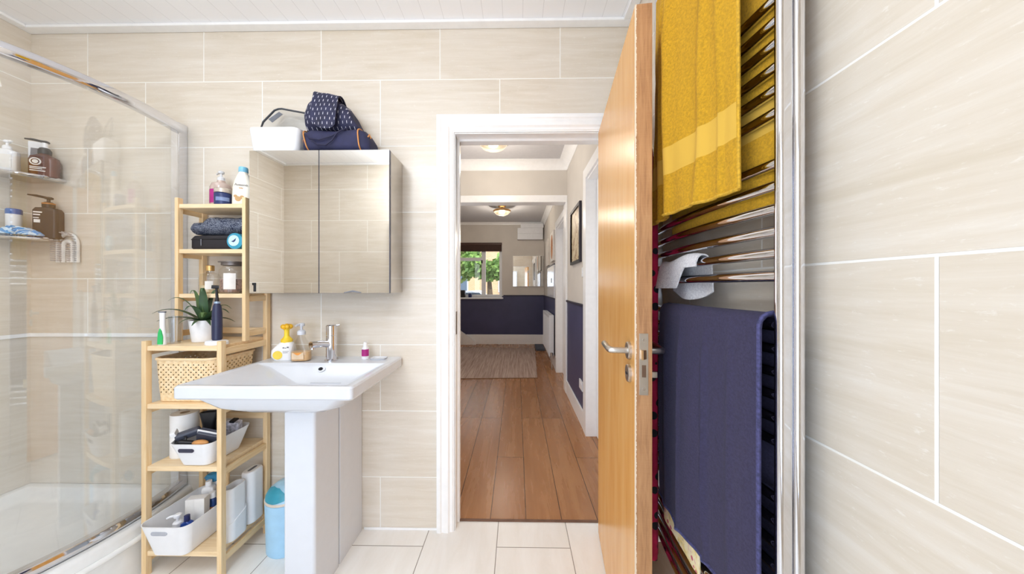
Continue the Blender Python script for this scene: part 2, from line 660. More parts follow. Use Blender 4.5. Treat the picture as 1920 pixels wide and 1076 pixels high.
# ================================================================== SETTING: hall and far room
HX = 0.605            # right wall face
HL = -1.45            # left wall face (out of sight)
YM = 3.79             # cross wall
YE = 7.0              # far wall
struct('floor_hall', B().box(-2.4, 1.0, 1.708, YE + 0.1, -0.1, 0.001), m_floorboards, smooth=False)
struct('ceiling_hall', B().box(-2.4, 1.0, YH - 0.01, YM, 2.772, 2.87), m_hallceil, smooth=False)
struct('ceiling_room', B().box(-2.4, 1.0, YM, YE + 0.1, 2.705, 2.87), m_hallceil, smooth=False)
struct('wall_hall_left', B().box(HL - 0.1, HL, YH, YE, 0, 2.87), m_plaster, smooth=False)
# hall right wall with two doorways
b = B()
b.box(HX, HX + 0.12, 2.70, YM + 0.12, 0, 2.772)
b.box(HX, HX + 0.12, YH, 2.70, 2.20, 2.772)
b.box(HX, HX + 0.12, YH, 1.90, 0, 2.20)
b.box(HX, HX + 0.12, YM + 0.12, 4.69, 2.15, 2.772)
b.box(HX, HX + 0.12, 4.69, YE, 0, 2.772)
struct('wall_hall_right', b, m_plaster, smooth=False)
# casings of those doorways
b = B()
b.box(HX - 0.021, HX + 0.12, 2.682, 2.70, 0, 2.2)
b.box(HX - 0.021, HX, 2.70, 2.79, 0, 2.29, 0.004)
b.box(HX - 0.021, HX, YH + 0.01, 2.70, 2.2, 2.29, 0.004)
b.box(HX - 0.004, HX + 0.12, YH + 0.01, 2.70, 2.182, 2.2)
struct('trim_11', b, m_white)
b = B()
b.box(HX - 0.025, HX + 0.12, 4.672, 4.69, 0, 2.15)
b.box(HX - 0.025, HX, 4.69, 4.78, 0, 2.24, 0.004)
b.box(HX - 0.025, HX, YM + 0.12, 4.69, 2.15, 2.24, 0.004)
b.box(HX - 0.004, HX + 0.12, YM + 0.12, 4.69, 2.132, 2.15)
struct('trim_12', b, m_white)
struct('door_2', B().box(HX + 0.07, HX + 0.11, 1.9, 2.68, 0.005, 2.18, 0.002), m_white, label='white door in the near doorway of the hall', cat='door')
struct('door_3', B().box(HX + 0.07, HX + 0.11, YM + 0.14, 4.67, 0.005, 2.13, 0.002), m_white, label='white door in the doorway past the hall picture', cat='door')
# dado
struct('wall_dado_near', B().box(HX - 0.004, HX, 2.79, YM, 0.0, 1.09), m_navypaint, smooth=False)
struct('wall_dado_side', B().box(HX - 0.004, HX, 4.78, YE, 0.0, 1.07), m_navypaint, smooth=False)
struct('trim_13', B().box(HX - 0.018, HX, 2.79, YM, 1.09, 1.115, 0.004), m_dadorail)
struct('trim_14', B().box(HX - 0.018, HX, 4.78, YE, 1.07, 1.092, 0.004), m_dadorail)
struct('baseboard_hall', B().box(HX - 0.018, HX - 0.004, 2.79, YM, 0, 0.16, 0.004), m_white)
struct('baseboard_side', B().box(HX - 0.018, HX - 0.004, 4.78, YE, 0, 0.2, 0.004), m_white)
# cross beam
struct('wall_beam', B().box(HL, HX, YM, YM + 0.12, 2.37, 2.772), m_plaster, smooth=False)
struct('trim_15', B().box(HL, HX, YM - 0.02, YM + 0.14, 2.285, 2.37, 0.006), m_white)
struct('trim_16', B().box(HX - 0.022, HX, YM - 0.025, YM + 0.145, 0, 2.285, 0.004), m_white)


def coving(name, x0, x1, y0, y1, z, d=0.10, axis='x', sgn=-1):
    """quarter-round cove along x (against y) or along y (against x)"""
    sec = [(0, 0), (0, -d)]
    for i in range(1, 7):
        a = i / 7 * PI / 2
        sec.append((d - d * math.cos(a) * 1.0, -d + d * math.sin(a) * 1.0))
    sec.append((d, 0))
    sec = [(0, 0), (0, -d), (0.006, -d)] + [(0.006 + (d - 0.006) * (1 - math.cos(i / 6 * PI / 2)), -d + (d - 0.006) * math.sin(i / 6 * PI / 2)) for i in range(1, 7)] + [(d, 0)]
    bb = B()
    if axis == 'x':
        bb.loft([[(x, y0 + sgn * a, z + c) for a, c in sec] for x in (x0, x1)])
    else:
        bb.loft([[(x0 + sgn * a, y, z + c) for a, c in sec] for y in (y0, y1)])
    return struct(name, bb, m_white)


coving('trim_17', HL, HX, YM, YM, 2.772, 0.10, 'x')
coving('trim_18', HX, HX, YH, YM, 2.772, 0.10, 'y')
coving('trim_19', HL, HX, YE, YE, 2.705, 0.05, 'x')
coving('trim_20', HX, HX, YM + 0.12, YE, 2.705, 0.08, 'y')
# far wall with window opening
WX0, WX1, WZ0, WZ1 = -1.40, -0.33, 1.04, 2.25
b = B()
b.box(HL, WX0, YE, YE + 0.2, 0, 2.705)
b.box(WX1, HX + 0.12, YE, YE + 0.2, 0, 2.705)
b.box(WX0, WX1, YE, YE + 0.2, 0, WZ0)
b.box(WX0, WX1, YE, YE + 0.2, WZ1, 2.705)
struct('wall_far', b, m_plaster, smooth=False)
struct('wall_dado_far', B().box(HL, WX1, YE - 0.004, YE, 0, 1.0).box(WX1, HX, YE - 0.004, YE, 0, 1.07), m_navypaint, smooth=False)
struct('trim_21', B().box(WX1 + 0.03, HX, YE - 0.018, YE, 1.07, 1.092, 0.004), m_dadorail)
struct('baseboard_far', B().box(HL, HX, YE - 0.022, YE - 0.004, 0, 0.215, 0.005), m_white)
# window
b = B()
fy0, fy1 = YE + 0.05, YE + 0.11
b.box(WX0, WX0 + 0.06, fy0, fy1, WZ0, WZ1)
b.box(WX1 - 0.06, WX1, fy0, fy1, WZ0, WZ1)
b.box(WX0 + 0.06, WX1 - 0.06, fy0, fy1, WZ0, WZ0 + 0.06)
b.box(WX0 + 0.06, WX1 - 0.06, fy0, fy1, WZ1 - 0.06, WZ1)
b.box(-0.79, -0.70, fy0, fy1, WZ0 + 0.06, WZ1 - 0.06)
b.box(WX0 + 0.06, -0.79, fy0, fy1, 1.86, 1.93)
w1 = struct('window_1', b, m_upvc, label='white framed window with brown blind at the far end', cat='window')
obj('window_glass', B().box(WX0 + 0.06, -0.79, YE + 0.075, YE + 0.081, WZ0 + 0.06, 1.86), m_winglass, w1)
obj('window_glass', B().box(WX0 + 0.06, -0.79, YE + 0.075, YE + 0.081, 1.93, WZ1 - 0.06), m_winglass, w1)
obj('window_glass', B().box(-0.70, WX1 - 0.06, YE + 0.075, YE + 0.081, WZ0 + 0.06, WZ1 - 0.06), m_winglass, w1)
obj('window_handle', B().box(-0.80, -0.765, fy0 - 0.03, fy0, 1.80, 1.87, 0.006), m_black, w1)
struct('trim_22', B().box(WX0 - 0.03, WX1 + 0.03, YE - 0.06, YE + 0.05, WZ0 - 0.035, WZ0, 0.006), m_upvc)
bl = thing('roller_blind', 'dark brown roman blind pulled up at the far window', 'blind', ((WX0 + WX1) / 2, YE + 0.0, 2.06))
b = B()
for i in range(4):
    b.box(-0.53, 0.53, -0.016 - 0.004 * i, 0.01, 0.03 * i, 0.03 * i + 0.055, 0.006)
obj('blind_fabric', b, mat('brown_blind_cloth', (64, 42, 34), 0.8, bump=0.2), bl)
obj('headrail', B().box(-0.535, 0.535, -0.03, 0.03, 0.145, 0.195, 0.006), mat('brown_headrail', (74, 48, 38), 0.5), bl)

# ================================================================== DOOR
DX, DY = 0.420, 1.634
door = bpy.data.objects.new('door_1', None)
door.location = (DX, DY, 0)
door.rotation_euler = (0, 0, math.atan2(-0.993, -0.1176))
C.objects.link(door)
door['kind'] = 'structure'
door['label'] = 'open oak veneer door with steel lever handle beside the towels'
door['category'] = 'door'
DW, DT, DH = 0.752, 0.046, 2.062
obj('door_leaf', B().box(0.008, DW - 0.008, 0, DT, 0.008, DH, 0.0015), m_door, door)
obj('lipping', B().box(DW - 0.0075, DW, 0, DT, 0.008, DH, 0.001), m_lip, door)
# lock forend on the edge
b = B().box(DW - 0.0005, DW + 0.0015, 0.011, 0.035, 0.968, 1.140, 0.0005)
fe = obj('lock_plate', b, m_chrome_sat, door)
b = B()
b.loft([rrect(0.0145, 0.0315, 1.068, 1.094, DW + 0.0005, 0.002), rrect(0.0145, 0.020, 1.068, 1.094, DW + 0.011, 0.002)])
bm_ = b.bm
for v in bm_.verts:
    v.co = Vector((v.co.z, v.co.x, v.co.y))
obj('latch', b, mat('brass_latch', (214, 176, 130), 0.3, 0.9), fe)
obj('deadbolt_slot', B().box(DW + 0.0012, DW + 0.0021, 0.018, 0.029, 1.018, 1.052, 0.0003), mat('brown_slot', (104, 76, 54), 0.6), fe)
b = B()
for z in (0.985, 1.122):
    b.tube([(DW + 0.001, 0.023, z), (DW + 0.0023, 0.023, z)], 0.0042, 14)
obj('screw', b, m_chrome, fe)
HZ, HXl = 1.080, DW - 0.062
for s, y0, q in ((-1, 0.0, 1.0), (1, DT, 0.82)):
    hd = obj('lever_handle', B().tube([(HXl, y0 + s * 0.004, HZ), (HXl, y0 + s * 0.046 * q, HZ), (HXl - 0.004, y0 + s * 0.055 * q, HZ), (HXl - 0.014, y0 + s * 0.059 * q, HZ + 0.001),
                                       (HXl - 0.10, y0 + s * 0.059 * q, HZ + 0.002), (HXl - 0.118, y0 + s * 0.056 * q, HZ + 0.002)],
                                      [0.0095, 0.0095, 0.0097, 0.0097, 0.0095, 0.007], 16), m_chrome_sat, door)
    obj('rose', B().tube([(HXl, y0, HZ), (HXl, y0 + s * 0.007, HZ), (HXl, y0 + s * 0.009, HZ)], [0.026, 0.026, 0.024], 28), m_chrome_sat, hd)
    es = obj('escutcheon', B().tube([(HXl, y0, HZ - 0.068), (HXl, y0 + s * 0.007, HZ - 0.068), (HXl, y0 + s * 0.009, HZ - 0.068)], [0.026, 0.026, 0.024], 28), m_chrome_sat, door)
    if s < 0:
        obj('keyhole_slot', B().box(HXl - 0.008, HXl + 0.008, -0.0105, -0.0088, HZ - 0.071, HZ - 0.065), m_darkgap, es)
    else:
        obj('thumb_turn', B().box(HXl - 0.006, HXl + 0.012, y0 + 0.009, y0 + 0.030, HZ - 0.077, HZ - 0.059, 0.002), m_chrome_sat, es)
for z in (0.25, 1.05, 1.82):
    obj('hinge', B().box(0.0, 0.0075, 0.004, 0.036, z, z + 0.1, 0.001).tube([(0.0, 0.046, z), (0.0, 0.046, z + 0.1)], 0.006, 10), m_chrome_sat, door)

# ================================================================== SHOWER
SCX, SCY, SR = -2.515, 1.36, 0.80


def arc(r, a0, a1, n, z=0.0):
    return [(SCX + r * math.cos(a0 + (a1 - a0) * i / n), SCY + r * math.sin(a0 + (a1 - a0) * i / n), z) for i in range(n + 1)]


A0 = math.asin((YB - 0.012 - SCY) / SR)
A1 = -math.acos(max(-1, (XL + 0.012 - SCX) / SR))


def tray_ring(r, z, gap):
    a0 = math.asin((YB - gap - SCY) / r)
    a1 = -math.acos((XL + gap - SCX) / r)
    return [(XL + gap, YB - gap, z)] + list(reversed(arc(r, a0, a1, 40, z)))


tr = thing('shower_tray', 'raised white curved shower tray under the glass', 'shower tray', (0, 0, 0))
b = B()
b.loft([tray_ring(0.845, 0.0, 0.001), tray_ring(0.845, 0.205, 0.001), tray_ring(0.84, 0.220, 0.001), tray_ring(0.83, 0.226, 0.002),
        tray_ring(0.775, 0.226, 0.03), tray_ring(0.765, 0.222, 0.04), tray_ring(0.74, 0.190, 0.065), tray_ring(0.70, 0.182, 0.10)])
obj('tray_body', b, m_acrylic, tr, angle=50)
obj('rounded_ledge', B().tube(arc(0.852, A0 - 0.02, A1 + 0.05, 40, 0.165), 0.012, 10), m_acrylic, tr)
enc = thing('shower_enclosure', 'curved glass shower enclosure with chrome rails at the left', 'shower enclosure', (0, 0, 0))
b = B()
for name, i0, i1, dr in (('fixed_pane', 0, 42, 0.006), ('sliding_pane', 40, 60, -0.008)):
    bb = B()
    rings = []
    for i in range(i0, i1 + 1):
        ax, ay = math.cos(A0 + (A1 + 0.02 - A0) * i / 60), math.sin(A0 + (A1 + 0.02 - A0) * i / 60)
        p = (SCX + (SR + dr - 0.003) * ax, SCY + (SR + dr - 0.003) * ay)
        q = (SCX + (SR + dr + 0.003) * ax, SCY + (SR + dr + 0.003) * ay)
        rings.append([(p[0], p[1], 0.262), (q[0], q[1], 0.262), (q[0], q[1], 2.075), (p[0], p[1], 2.075)])
    bb.loft(rings)
    obj(name, bb, m_shglass, enc)
rail_sec = [(-0.016, 0.0), (0.012, 0.0), (0.018, 0.006), (0.020, 0.02), (0.020, 0.030), (0.016, 0.042), (0.008, 0.047), (-0.016, 0.047)]
obj('top_rail', B().sweep(arc(SR, A0 - 0.01, A1 + 0.02, 60, 2.068), [(-a, c) for a, c in rail_sec]), m_chrome, enc)
obj('bottom_rail', B().sweep(arc(SR, A0 - 0.01, A1 + 0.02, 60, 0.2265), [(-a, c * 0.85) for a, c in rail_sec]), m_chrome, enc)
px = SCX + SR * math.cos(A0)
obj('wall_profile', B().box(px - 0.024, px + 0.020, YB - 0.045, YB - 0.0005, 0.2265, 2.12, 0.004), m_chrome, enc)
obj('end_profile', B().box(XL + 0.0005, XL + 0.04, SCY - SR - 0.018, SCY - SR + 0.022, 0.2265, 2.12, 0.004), m_chrome, enc)
obj('pane_seal', B().tube([(SCX + SR * math.cos(A0 + (A1 - A0) * 0.69), SCY + SR * math.sin(A0 + (A1 - A0) * 0.69), z) for z in (0.266, 2.066)], 0.004, 8), m_clear, enc)


def corner_shelf(z, label):
    t = thing('corner_shelf', label, 'shelf', (XL, YB, z), group='shower corner shelves')
    R = 0.19
    ring = lambda zz, r: [(0.001, -0.001, zz)] + [(0.001 + r * math.sin(i / 20 * PI / 2), -0.001 - r * math.cos(i / 20 * PI / 2), zz) for i in range(21)]
    obj('shelf_plate', B().loft([ring(-0.012, R - 0.012), ring(-0.004, R - 0.004), ring(0.0, R - 0.004)]), m_steel, t)
    rim = [(0.001 + R * math.sin(i / 20 * PI / 2), -0.001 - R * math.cos(i / 20 * PI / 2), -0.002) for i in range(21)]
    obj('shelf_rim', B().tube(rim, 0.007, 8), m_chrome, t)
    return t


corner_shelf(1.835, 'upper chrome corner shelf in the shower with the amber bottle')
corner_shelf(1.520, 'lower chrome corner shelf in the shower holding the blue mesh')


# ------------------------------------------------------------------ bottle builders
def pump_head(t, z, m, s=1.0, rot=-2.4, coll=None, reach=0.04):
    """collar, stem and spouted head of a dispenser bottle"""
    p = obj('pump', B().lathe([(0, z), (0.016 * s, z), (0.016 * s, z + 0.014 * s), (0.011 * s, z + 0.02 * s), (0.005 * s, z + 0.021 * s), (0.005 * s, z + 0.036 * s), (0.012 * s, z + 0.037 * s),
                               (0.013 * s, z + 0.046 * s), (0.008 * s, z + 0.050 * s), (0, z + 0.050 * s)], 20), m, t)
    c, sn = math.cos(rot), math.sin(rot)
    obj('nozzle', B().tube([(0, 0, z + 0.043 * s), (reach * 0.7 * c, reach * 0.7 * sn, z + 0.044 * s), (reach * c, reach * sn, z + 0.040 * s)], [0.006 * s, 0.005 * s, 0.0035 * s], 10), m, p)
    return p


def cyl_label(t, r, z0, z1, a, half, m, name='label', seg=16):
    rings = []
    for i in range(seg + 1):
        th = a - half + 2 * half * i / seg
        rings.append([(r * math.cos(th), r * math.sin(th), z0), ((r + 0.0007) * math.cos(th), (r + 0.0007) * math.sin(th), z0),
                      ((r + 0.0007) * math.cos(th), (r + 0.0007) * math.sin(th), z1), (r * math.cos(th), r * math.sin(th), z1)])
    return obj(name, B().loft(rings), m, t)


def rr_bottle(t, w, d, h, m, r=0.015, neck=0.014, name='body', top=0.02):
    R = lambda x, y, z, rr: rrect(-x / 2, x / 2, -y / 2, y / 2, z, rr)
    b = B().loft([R(w * 0.94, d * 0.94, 0, r), R(w, d, 0.006, r), R(w, d, h - top, r), R(w * 0.92, d * 0.92, h - top * 0.45, r), R(neck * 2.2, neck * 2.2, h - 0.002, neck), R(neck * 2, neck * 2, h, neck)])
    return obj(name, b, m, t)


m_amber = mat('amber_brown_plastic', (98, 52, 40), 0.22, var=0.15, scale=14)
m_dkbottle = mat('dark_charcoal_bottle', (30, 30, 36), 0.4, var=0.1)
m_paperwhite = mat('white_label_paper', (236, 232, 226), 0.6, var=0.02)
m_inkgrey = mat('grey_ink', (120, 116, 120), 0.6)
m_magenta = mat('magenta_label', (176, 36, 128), 0.4)
m_navyjar = mat('navy_jar_plastic', (44, 58, 104), 0.3)
m_blue = mat('mid_blue_plastic', (42, 96, 170), 0.35)
m_skyblue = mat('sky_blue_plastic', (110, 184, 224), 0.35)

# --- shower shelf things
t = thing('pump_bottle', 'white pump bottle at the left end of the upper corner shelf', 'bottle', (-2.515, 1.515, 1.835), 0.5)
rr_bottle(t, 0.07, 0.045, 0.115, m_plastic)
pump_head(t, 0.115, m_plastic, 0.9, -0.6, reach=0.03)
obj('label', B().box(-0.026, 0.026, -0.0235, -0.0222, 0.02, 0.085, 0.0004), m_paperwhite, t)
t = thing('cream_tube', 'tall white tube with grey print behind the amber pump bottle', 'tube', (-2.516, 1.612, 1.835), 0.5)
obj('tube_body', B().loft([rrect(-0.024, 0.024, -0.018, 0.018, 0.03, 0.017), rrect(-0.027, 0.027, -0.014, 0.014, 0.09, 0.013), rrect(-0.029, 0.029, -0.003, 0.003, 0.195, 0.0025)]), m_plastic, t)
obj('cap', B().loft([rrect(-0.022, 0.022, -0.018, 0.018, 0.0, 0.017), rrect(-0.024, 0.024, -0.018, 0.018, 0.03, 0.017)]), mat('pale_blue_cap', (196, 212, 236), 0.4), t)
obj('label', B().loft([[(x * s, -0.0158 + (z - 0.07) * 0.09 + o, z) for x, z in ((-0.016, 0.07), (0.022, 0.07), (0.022, 0.16), (-0.016, 0.16))] for s, o in ((1, 0.001), (1, -0.0008))]), m_inkgrey, t)
t = thing('pump_bottle', 'amber brown pump bottle with black pump on the upper corner shelf', 'bottle', (-2.440, 1.590, 1.835), 0.55)
b = B().loft([rrect(-0.044, 0.044, -0.028, 0.028, 0.0, 0.02), rrect(-0.047, 0.047, -0.03, 0.03, 0.006, 0.022), rrect(-0.047, 0.047, -0.03, 0.03, 0.085, 0.022), rrect(-0.043, 0.043, -0.028, 0.028, 0.102, 0.022),
              rrect(-0.022, 0.022, -0.018, 0.018, 0.116, 0.0175), rrect(-0.018, 0.018, -0.016, 0.016, 0.120, 0.0155)])
obj('body', b, m_amber, t)
pm = obj('pump_collar', B().lathe([(0, 0.12), (0.022, 0.12), (0.022, 0.138), (0.016, 0.150), (0.012, 0.152), (0, 0.152)]), m_black, t)
obj('pump_stem', B().lathe([(0, 0.152), (0.010, 0.152), (0.010, 0.178), (0, 0.178)]), m_plastic, pm)
obj('pump_head', B().box(-0.014, 0.014, -0.012, 0.012, 0.177, 0.189, 0.005).tube([(-0.005, 0, 0.184), (-0.035, -0.002, 0.188), (-0.062, -0.003, 0.187)], [0.006, 0.006, 0.0035]), m_black, pm)
lb = obj('round_emblem', B().tube([(-0.016, -0.0295, 0.072), (-0.016, -0.0312, 0.072)], 0.019, 24), m_paperwhite, t)
obj('emblem_ring', B().tube([(-0.016 + 0.012 * math.cos(i / 16 * 2 * PI), -0.0314, 0.072 + 0.012 * math.sin(i / 16 * 2 * PI)) for i in range(16)], 0.002, 6, True), m_amber, lb)
b = B()
for i, (w, z) in enumerate(((0.052, 0.042), (0.04, 0.034), (0.05, 0.024))):
    b.box(-0.034, -0.034 + w, -0.0308, -0.0296, z, z + 0.0045)
obj('label_print', b, m_paperwhite, t)

t = thing('shampoo_bottle', 'slim white bottle with blue cap on the lower corner shelf', 'bottle', (-2.530, 1.545, 1.52))
obj('body', B().lathe([(0, 0), (0.022, 0), (0.024, 0.004), (0.024, 0.115), (0, 0.115)], 24), m_plastic, t)
obj('cap', B().lathe([(0, 0.115), (0.025, 0.115), (0.025, 0.137), (0.022, 0.142), (0, 0.142)], 24), m_blue, t)
t = thing('soap_bar', 'rounded beige tub at the left end of the lower shelf', 'soap', (-2.538, 1.478, 1.52))
obj('body', B().lathe([(0, 0), (0.022, 0.0), (0.026, 0.012), (0.026, 0.045), (0.019, 0.064), (0, 0.070)], 24), mat('beige_soap', (216, 188, 150), 0.4), t)
t = thing('small_tube', 'thin white tube beside the charcoal pump bottle', 'tube', (-2.478, 1.602, 1.52))
obj('body', B().lathe([(0, 0), (0.012, 0), (0.012, 0.02), (0.013, 0.022), (0.011, 0.13), (0, 0.132)], 16), mat('pale_pink_tube', (232, 224, 226), 0.4), t)
t = thing('pump_bottle', 'charcoal black pump bottle on the lower corner shelf', 'bottle', (-2.432, 1.598, 1.52), 0.55)
b = B().loft([rrect(-0.04, 0.04, -0.03, 0.03, 0, 0.012), rrect(-0.042, 0.042, -0.032, 0.032, 0.004, 0.014), rrect(-0.042, 0.042, -0.032, 0.032, 0.142, 0.014), rrect(-0.036, 0.036, -0.027, 0.027, 0.156, 0.014),
              rrect(-0.02, 0.02, -0.019, 0.019, 0.160, 0.018), rrect(-0.02, 0.02, -0.019, 0.019, 0.164, 0.018)])
obj('body', b, m_dkbottle, t)
pm = obj('pump_collar', B().lathe([(0, 0.164), (0.021, 0.164), (0.021, 0.183), (0.012, 0.190), (0.006, 0.191), (0.006, 0.205), (0, 0.205)]), m_black, t)
obj('pump_head', B().box(-0.012, 0.014, -0.011, 0.011, 0.204, 0.217, 0.005).tube([(-0.005, 0, 0.212), (-0.04, -0.001, 0.219), (-0.066, -0.002, 0.221)], [0.006, 0.006, 0.003]), m_black, pm)
obj('amber_ring', B().lathe([(0.0212, 0.178), (0.0216, 0.178), (0.0216, 0.184), (0.0212, 0.184)]), mat('amber_ring_plastic', (186, 120, 60), 0.4), pm)
b = B()
for x0, x1, z0, z1 in ((-0.034, -0.006, 0.128, 0.134), (-0.034, -0.012, 0.115, 0.121), (-0.032, -0.012, 0.078, 0.094), (-0.034, -0.016, 0.100, 0.104)):
    b.box(x0, x1, -0.0328, -0.0318, z0, z1)
obj('label_print', b, m_paperwhite, t)
# mesh puff lying flat
t = thing('mesh_sponge', 'blue and white net sponge lying on the front of the lower shelf', 'sponge', (-2.446, 1.508, 1.522))


def strands(col, sd, n=16):
    b = B()
    rnd = random.Random(sd)
    for i in range(n):
        a = rnd.uniform(0, 2 * PI)
        pts = []
        for k in range(9):
            u = k / 8 * 2 - 1
            x = u * 0.068
            y = 0.04 * math.sin(u * 3 + a) * (1 - 0.5 * abs(u))
            z = 0.008 + 0.034 * (1 - u * u) * (0.5 + 0.5 * math.sin(a * 3 + u * 4))
            ca, sa = math.cos(0.55), math.sin(0.55)
            pts.append((x * ca - y * sa, x * sa + y * ca, z))
        b.tube(pts, 0.0045, 6)
    return b


obj('blue_net', strands(0, 5), mat('blue_net', (70, 150, 214), 0.6), t)
obj('white_net', strands(1, 9, 14), mat('white_net', (206, 226, 240), 0.6), t)
# hanging bristle brush on the back wall
t = thing('scrub_brush', 'white looped scrubbing brush hanging on the wall below the shelf end', 'brush', (-2.372, YB - 0.001, 1.40))
b = B()
out = [(-0.052, -0.012, 0.0)] + [(0.052 * math.cos(PI - PI * i / 14), -0.012, 0.095 + 0.055 * math.sin(PI * i / 14)) for i in range(15)] + [(0.052, -0.012, 0.0)]
b.tube(out, 0.009, 8)
b.tube([(-0.024, -0.012, 0.0)] + [(0.024 * math.cos(PI - PI * i / 10), -0.012, 0.09 + 0.022 * math.sin(PI * i / 10)) for i in range(11)] + [(0.024, -0.012, 0.0)], 0.009, 8)
b.tube([(0, -0.01, 0.0), (0, -0.01, 0.07)], 0.007, 8)
obj('brush_back', b, mat('white_brush_plastic', (226, 222, 216), 0.5), t)
m_bris = mat('grey_bristles', (182, 174, 172), 0.7)
for bx_, tilt in ((-0.052, -0.008), (-0.024, 0.0), (0.024, 0.0), (0.052, 0.008)):
    b = B()
    for k in range(9):
        z = 0.01 + k * 0.011
        b.tube([(bx_, -0.014, z), (bx_ + tilt, -0.036, z)], 0.003, 5)
    obj('bristles', b, m_bris, t)
b = B()
for k in range(11):
    a = PI * (k + 0.5) / 11
    b.tube([(0.052 * math.cos(a), -0.014, 0.098 + 0.055 * math.sin(a)), (0.058 * math.cos(a), -0.036, 0.098 + 0.060 * math.sin(a))], 0.003, 5)
obj('bristles', b, m_bris, t)

# ================================================================== BASIN
t = thing('pedestal_basin', 'wide white rectangular washbasin on a slim square pedestal', 'washbasin', (-0.932, YB, 0))
hx0, hx1, hy0, hy1, zt, zb = -0.334, 0.334, -0.506, -0.001, 0.906, 0.855
b = B()
R = [
    rrect(-0.120, 0.170, -0.36, -0.10, 0.772, 0.06, 6),
    rrect(-0.175, 0.215, -0.425, -0.05, 0.780, 0.08, 6),
    rrect(-0.235, 0.260, -0.465, -0.02, 0.808, 0.06, 6),
    rrect(-0.275, 0.280, -0.485, -0.004, 0.850, 0.03, 6),
    rrect(hx0 + 0.006, hx1 - 0.006, hy0 + 0.006, hy1, zb, 0.014, 6),
    rrect(hx0, hx1, hy0, hy1, zb + 0.007, 0.016, 6),
    rrect(hx0, hx1, hy0, hy1, zt - 0.007, 0.016, 6),
    rrect(hx0 + 0.006, hx1 - 0.006, hy0 + 0.006, hy1, zt, 0.014, 6),
    rrect(hx0 + 0.022, hx1 - 0.030, hy0 + 0.024, -0.142, zt - 0.001, 0.01, 6),
    rrect(hx0 + 0.03, hx1 - 0.040, hy0 + 0.034, -0.147, zt - 0.007, 0.01, 6),
    rrect(hx0 + 0.075, hx1 - 0.060, hy0 + 0.046, -0.152, zt - 0.017, 0.012, 6),
    rrect(-0.105, 0.170, hy0 + 0.085, -0.205, 0.826, 0.03, 6),
    rrect(-0.075, 0.140, hy0 + 0.105, -0.225, 0.818, 0.03, 6),
]
b.loft(R)
bs = obj('basin', b, m_ceramic, t, angle=30)
obj('drain', B().lathe([(0, 0.8185), (0.026, 0.8185), (0.030, 0.8205), (0.030, 0.818), (0, 0.818)], 24, 0.03, -0.29), m_chrome, bs)
b = B()
o_ = Matrix.Translation((0.0, -0.166, 0.878)) @ Matrix.Rotation(math.radians(-40), 4, 'X')
b.lathe([(0.0, 0.0), (0.010, 0.0), (0.0145, 0.0008), (0.0145, 0.003), (0.0, 0.003)], 20, 0, 0, 1.35, 1.0)
for v in b.bm.verts:
    v.co = Matrix.Translation((0.005, -0.161, 0.880)) @ Matrix.Rotation(math.radians(50), 4, 'X') @ v.co
ov = obj('overflow', b, m_ceramic, bs)
b = B().lathe([(0.0, 0.0), (0.009, 0.0), (0.009, 0.0045), (0, 0.0045)], 16, 0, 0, 1.2, 0.9)
for v in b.bm.verts:
    v.co = Matrix.Translation((0.003, -0.161, 0.880)) @ Matrix.Rotation(math.radians(50), 4, 'X') @ v.co
obj('overflow_hole', b, m_darkgap, ov)
pd = B().loft([rrect(-0.006, 0.122, -0.391, -0.213, 0.0, 0.012), rrect(-0.006, 0.122, -0.391, -0.213, 0.80, 0.012)])
obj('pedestal', pd, m_ceramic, t)
obj('pedestal_back', B().loft([rrect(-0.02, 0.122, -0.209, -0.001, 0.0, 0.006), rrect(-0.02, 0.122, -0.209, -0.001, 0.83, 0.006)]), m_ceramic, t)

# mixer tap
t = thing('mixer_tap', 'chrome single lever mixer tap on the basin', 'tap', (-0.924, 1.553, zt))
obj('tap_body', B().lathe([(0, 0), (0.030, 0), (0.030, 0.004), (0.0235, 0.008), (0.0235, 0.124), (0, 0.124)], 32), m_chrome, t)
obj('spout', B().tube([(0.0, 0, 0.078), (-0.02, -0.045, 0.090), (-0.042, -0.092, 0.092)], [0.0165, 0.0165, 0.0165], 18).tube([(-0.039, -0.084, 0.086), (-0.039, -0.084, 0.070)], 0.011, 14), m_chrome, t)
obj('lever', B().lathe([(0, 0.127), (0.0235, 0.127), (0.0235, 0.172), (0.020, 0.176), (0, 0.176)], 32).tube([(0.0, 0.01, 0.168), (0.03, 0.02, 0.174)], [0.006, 0.005], 10), m_chrome, t)

# bottles on the basin
t = thing('foam_soap_bottle', 'white soap bottle with yellow pump and yellow spot on the basin', 'soap dispenser', (-1.168, 1.565, zt), 0.25)
b = B().loft([rrect(-0.04, 0.045, -0.026, 0.026, 0, 0.02), rrect(-0.055, 0.048, -0.03, 0.03, 0.02, 0.022), rrect(-0.052, 0.048, -0.03, 0.03, 0.05, 0.022), rrect(-0.030, 0.044, -0.028, 0.028, 0.075, 0.022), rrect(-0.016, 0.036, -0.024, 0.024, 0.088, 0.02)])
obj('body', b, m_plastic, t)
m_yel = mat('yellow_plastic', (246, 208, 52), 0.4)
py = obj('pump', B().lathe([(0, 0.086), (0.025, 0.086), (0.026, 0.10), (0.015, 0.112), (0.011, 0.12), (0.011, 0.145), (0.016, 0.155), (0, 0.156)], 20, 0.01), m_yel, t)
b = B()
for i in range(6):
    a = i / 6 * 2 * PI
    b.ball((0.01 + 0.016 * math.cos(a), 0.016 * math.sin(a), 0.165), 0.012, 0.012, 0.012, 10)
b.ball((0.01, 0, 0.166), 0.014, 0.014, 0.014, 10)
obj('flower_head', b, mat('golden_plastic', (236, 180, 30), 0.4), py)
